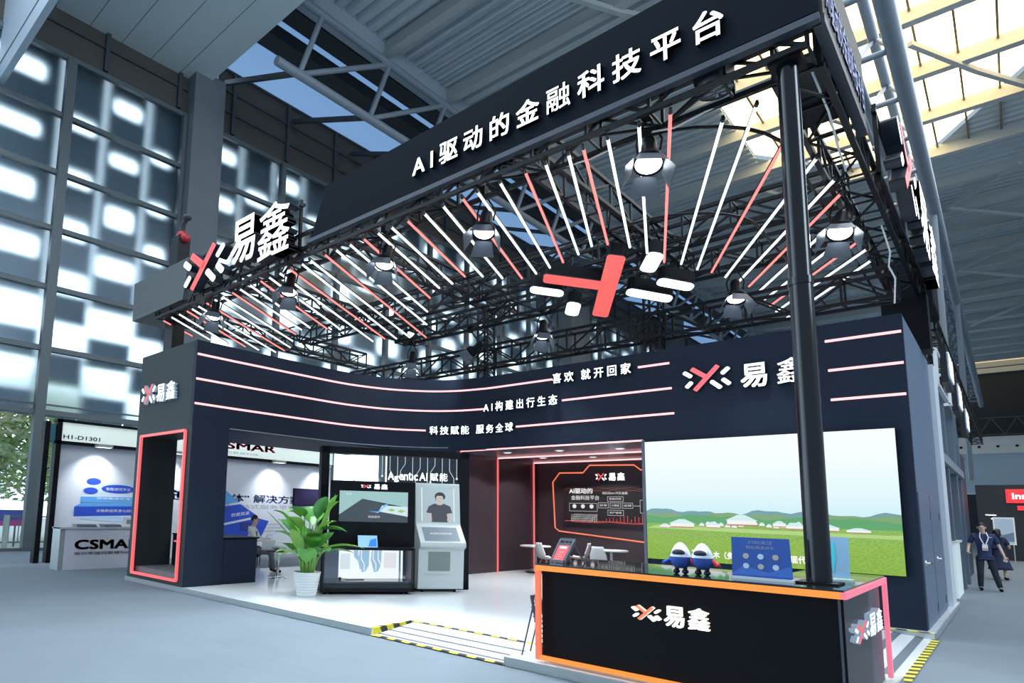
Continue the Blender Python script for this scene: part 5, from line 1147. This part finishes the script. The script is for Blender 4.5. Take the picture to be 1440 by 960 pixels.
MB().box(-.055, .055, -.168, -.158, 1.06, 1.22).build('badge', WHITEP, t); MB().box(-.05, .05, -.170, -.167, 1.07, 1.12).build('badge_print', mat('badge_orange', (.7, .3, .2), .5), t); MB().box(.07, .15, -.15, -.14, 1.40, 1.415).build('shirt_mark', WHITEP, t)
J2 = dict(J); J2.update(head=V((0, -.02, 1.50)), neck=V((0, .01, 1.37)), chest=V((0, 0, 1.20)), waist=V((0, 0, 1.0)), pelvis=V((0, 0, .85)), shl=V((.17, .01, 1.29)), ell=V((.22, -.12, 1.06)), wrl=V((.12, -.28, 1.0)), hal=V((.08, -.36, 1.02)), shr=V((-.17, .01, 1.29)), elr=V((-.22, -.1, 1.06)), wrr=V((-.16, -.27, 1.0)), har=V((-.12, -.35, 1.02)),
          hil=V((.09, 0, .78)), knl=V((.10, -.02, .44)), anl=V((.11, 0, .09)), hir=V((-.09, 0, .78)), knr=V((-.10, -.02, .44)), anr=V((-.11, .03, .09)))
t = thing('person', 'person seen from behind in a long dark navy dress', 'person', (13.55, 22.8, -.1), 2.8)
figure(t, J2); DRS = mat('navy_dress', (.02, .025, .07), .85)
clothes(t, J2, DRS, DRS, .45, False)
MB().lathe([(.145, .95), (.17, .8), (.22, .6), (.28, .40), (.30, .33), (.28, .34), (.20, .6), (.12, .93)], 28).build('skirt', DRS, t); MB().ell((0, .05, 1.47), .105, .10, .15).build('long_hair', HAIR, t)
t = thing('person', 'distant person in dark clothes at the right edge of the picture', 'person', (14.05, 45, -.1), .3)
figure(t, J); clothes(t, J, mat('dark_top', (.02, .025, .06), .8), mat('dark_trousers', (.012, .018, .035), .8))
# seated person, facing +x+y
JS = dict(pelvis=V((0, .06, .52)), waist=V((0, .10, .70)), chest=V((0, .10, .94)), neck=V((0, .06, 1.12)), head=V((0, .02, 1.27)),
          shl=V((.19, .08, 1.05)), ell=V((.24, -.06, .80)), wrl=V((.10, -.24, .78)), hal=V((.02, -.32, .78)), shr=V((-.19, .08, 1.05)), elr=V((-.24, -.06, .80)), wrr=V((-.10, -.24, .80)), har=V((-.02, -.32, .80)),
          hil=V((.10, .02, .52)), knl=V((.13, -.42, .52)), anl=V((.13, -.40, .09)), hir=V((-.10, .02, .52)), knr=V((-.13, -.42, .50)), anr=V((-.13, -.52, .09)))
SX_, SYY = .60, 2.95
t = thing('person', 'person in a white shirt sitting in profile behind the low cabinet', 'person', (SX_, SYY, 0), math.radians(135))
figure(t, JS); clothes(t, JS, mat('white_shirt', (.74, .74, .72), .8), mat('grey_trousers', (.10, .11, .13), .8), 1.0)
MB().box(-.035, .035, -.04, -.03, .86, 1.0).build('badge', BLK2, t)
t = thing('stool', 'dark backless stool under the seated person', 'stool', (SX_, SYY, 0), math.radians(135))
MB().box(-.2, .2, -.14, .26, .37, .41).build('seat', BLK2, t, None, .015)
for sx_ in (-.17, .17):
    for sy_ in (-.11, .23): MB().bar((sx_, sy_, 0), (sx_, sy_, .37), .025).build('leg', CHROME, t)
# curved white arm lamp / frame behind the plant
t = thing('arc_lamp', 'thin white arched lamp stem standing behind the seated person', 'lamp', (1.2, 4.2, 0))
MB().tube([(0, 0, 0), (0, 0, .8), (.06, .05, 1.05), (.22, .2, 1.22), (.5, .45, 1.28), (.75, .7, 1.2)], .022, 8).build('stem', WHITEP, t); MB().lathe([(.16, 0), (.16, .02), (.02, .03)], 20).build('base', WHITEP, t)
MB().ell((.75, .7, 1.18), .10, .10, .05).build('shade', WHITEP, t)

# ------------------------------------------------------------------ right hand aisle: next booths
t = thing('exhibition_booth', 'next booth along the aisle with blue-grey posts and white edge wall', 'booth', (0, 0, -.1))
PST = mat('blue_grey_post', (.10, .135, .18), .4)
MB().box(12.3, 13.03, 10.95, 11.9, 0, 5.0).build('edge_wall', mat('white_edge_board', (.70, .76, .82), .4), t)
for y, w_ in ((12.3, .5), (14.4, .45), (17.4, .5), (19.4, .5)): MB().box(12.72, 12.95, y, y+w_, 0, 5.1).build('post', PST, t)
MB().box(11.5, 12.7, 20, 20.2, 0, 4.0).box(12.6, 12.8, 19.9, 26, 0, 4.2).build('dark_wall', mat('navy_wall', (.03, .04, .06), .5), t)
for y, z in ((12.1, 4.75), (16.0, 4.85)): 
    m = MB()
    for a, b in (((12.4, y, z), (13.02, y, z)), ((13.02, y, z), (13.02, y+2.6, z)), ((12.4, y, z+.8), (13.02, y, z+.8)), ((13.02, y, z+.8), (13.02, y+2.6, z+.8)), ((13.02, y, z), (13.02, y, z+.8)), ((13.02, y+2.6, z), (13.02, y+2.6, z+.8))): m.bar(a, b, .07)
    m.build('header_frame', WHITEP, t)
MB().box(11.5, 13.0, 12, 20, 3.1, 3.3).build('inner_soffit', mat('grey_soffit', (.25, .28, .32), .5), t)
MB().box(12.45, 12.55, 17.8, 19.2, 1.3, 2.3).build('blue_screen', lit('far_blue_screen', (.05, .12, .55), .9), t)
for i in range(3):
    y = 13+3.2*i
    g = thing('light_box_sign', 'glowing white projecting sign above the aisle booths, %s from the front' % ORD[i], 'sign', (13.1, y, 5.3-.25*i), 0, 'projecting signs over the aisle')
    MB().box(-.06, .06, 0, 1.7, -.45, .45).build('box', GRYM, g)
    text('letter', ('科技金融', '智慧金融', '数字未来')[i], (.061, .1, -.3), UY, UZ, 1.5, .6, .03, [SIGN_W, SIDE_L], g, .03, True)
truss((12.85, 12.2, 5.9), (12.85, 40, 5.9), .4, .4, 'long pale truss over the row of booths along the aisle', .8)
t = thing('promotion_counter', 'tall white glowing counter of the next booth on the aisle', 'counter', (12.6, 14.2, -.1))
MB().box(-.4, .35, 0, 1.9, 0, 1.28).build('body', mat('glow_white_counter', (.75, .82, .82), .35, emit=(.8, 1, 1), strength=.25), t); MB().box(-.45, .4, -.05, 1.95, 1.28, 1.33).build('top', WHITEP, t)
t = thing('potted_plant', 'small bushy green plant on the white aisle counter', 'plant', (12.6, 15.5, 1.23)); random.seed(3)
MB().lathe([(.0001, 0), (.09, 0), (.12, .18), (.10, .18), (.0001, .16)], 18).build('pot', WHITEP, t); lf = MB()
for i in range(60):
    an = random.uniform(0, 2*PI); el = random.uniform(.1, 1.3); b = V((0, 0, .18)); leaf(b, b+V((math.cos(an)*math.cos(el), math.sin(an)*math.cos(el), math.sin(el)))*random.uniform(.2, .42), .05, .04, i % 2)
lf.build('leaves', [MATS['leaf_bright'], MATS['leaf_deep']], t)
t = thing('exhibition_booth', 'far dark booth with red sign boards at the end of the aisle', 'booth', (0, 40, -.1))
MB().box(12.6, 24, 0, .4, 0, 3.85).build('wall', mat('black_far_wall', (.012, .014, .022), .5), t); MB().box(13.72, 18, -.1, 0, 2.92, 3.62).build('sign_panel', mat('far_red', (.75, .03, .04), .5, emit=(1, .04, .05), strength=.6), t); MB().box(14.1, 18, -.1, 0, 2.55, 2.78).build('sign_panel', mat('far_red', (.75, .03, .04), .5), t)
text('lettering', 'Innovation', (13.95, -.105, 3.12), UX, UZ, 2.0, .3, .02, [SIGN_W, SIGN_W], t, .02)
for i in range(3): MB().bar((12.9+.2*i, -.15, 2.3-.2*i), (13.3+.2*i, -.15, 2.28-.2*i), .04).build('light_strip', SIGN_W, t)
t = thing('poster_board', 'white framed poster board standing in the far aisle', 'poster', (13.2, 37, -.1))
MB().box(0, .75, 0, .05, .85, 2.15).build('frame', WHITEP, t); MB().box(.06, .69, -.01, 0, .92, 2.08).build('picture', mat('poster_pale_blue_grey', (.45, .55, .65), .5), t); MB().poly([(.06, 1.0), (.69, 1.0), (.69, 1.45), (.3, 1.3), (.06, 1.5)], (0, -.012, 0), UX, UZ).build('print', mat('poster_slate', (.15, .22, .32), .5), t)
for x in (.1, .65): MB().bar((x, .02, 0), (x, .02, .85), .04).build('leg', ALU, t)
m = MB().ell((0, 0, 0), .22, .22, .26); tag(m.build('balloon', mat('green_balloon', (.10, .55, .08), .35), None, (14.2, 43, 1.45)), 'green balloon at the far right edge', 'balloon')
print('objects', len(S.objects))
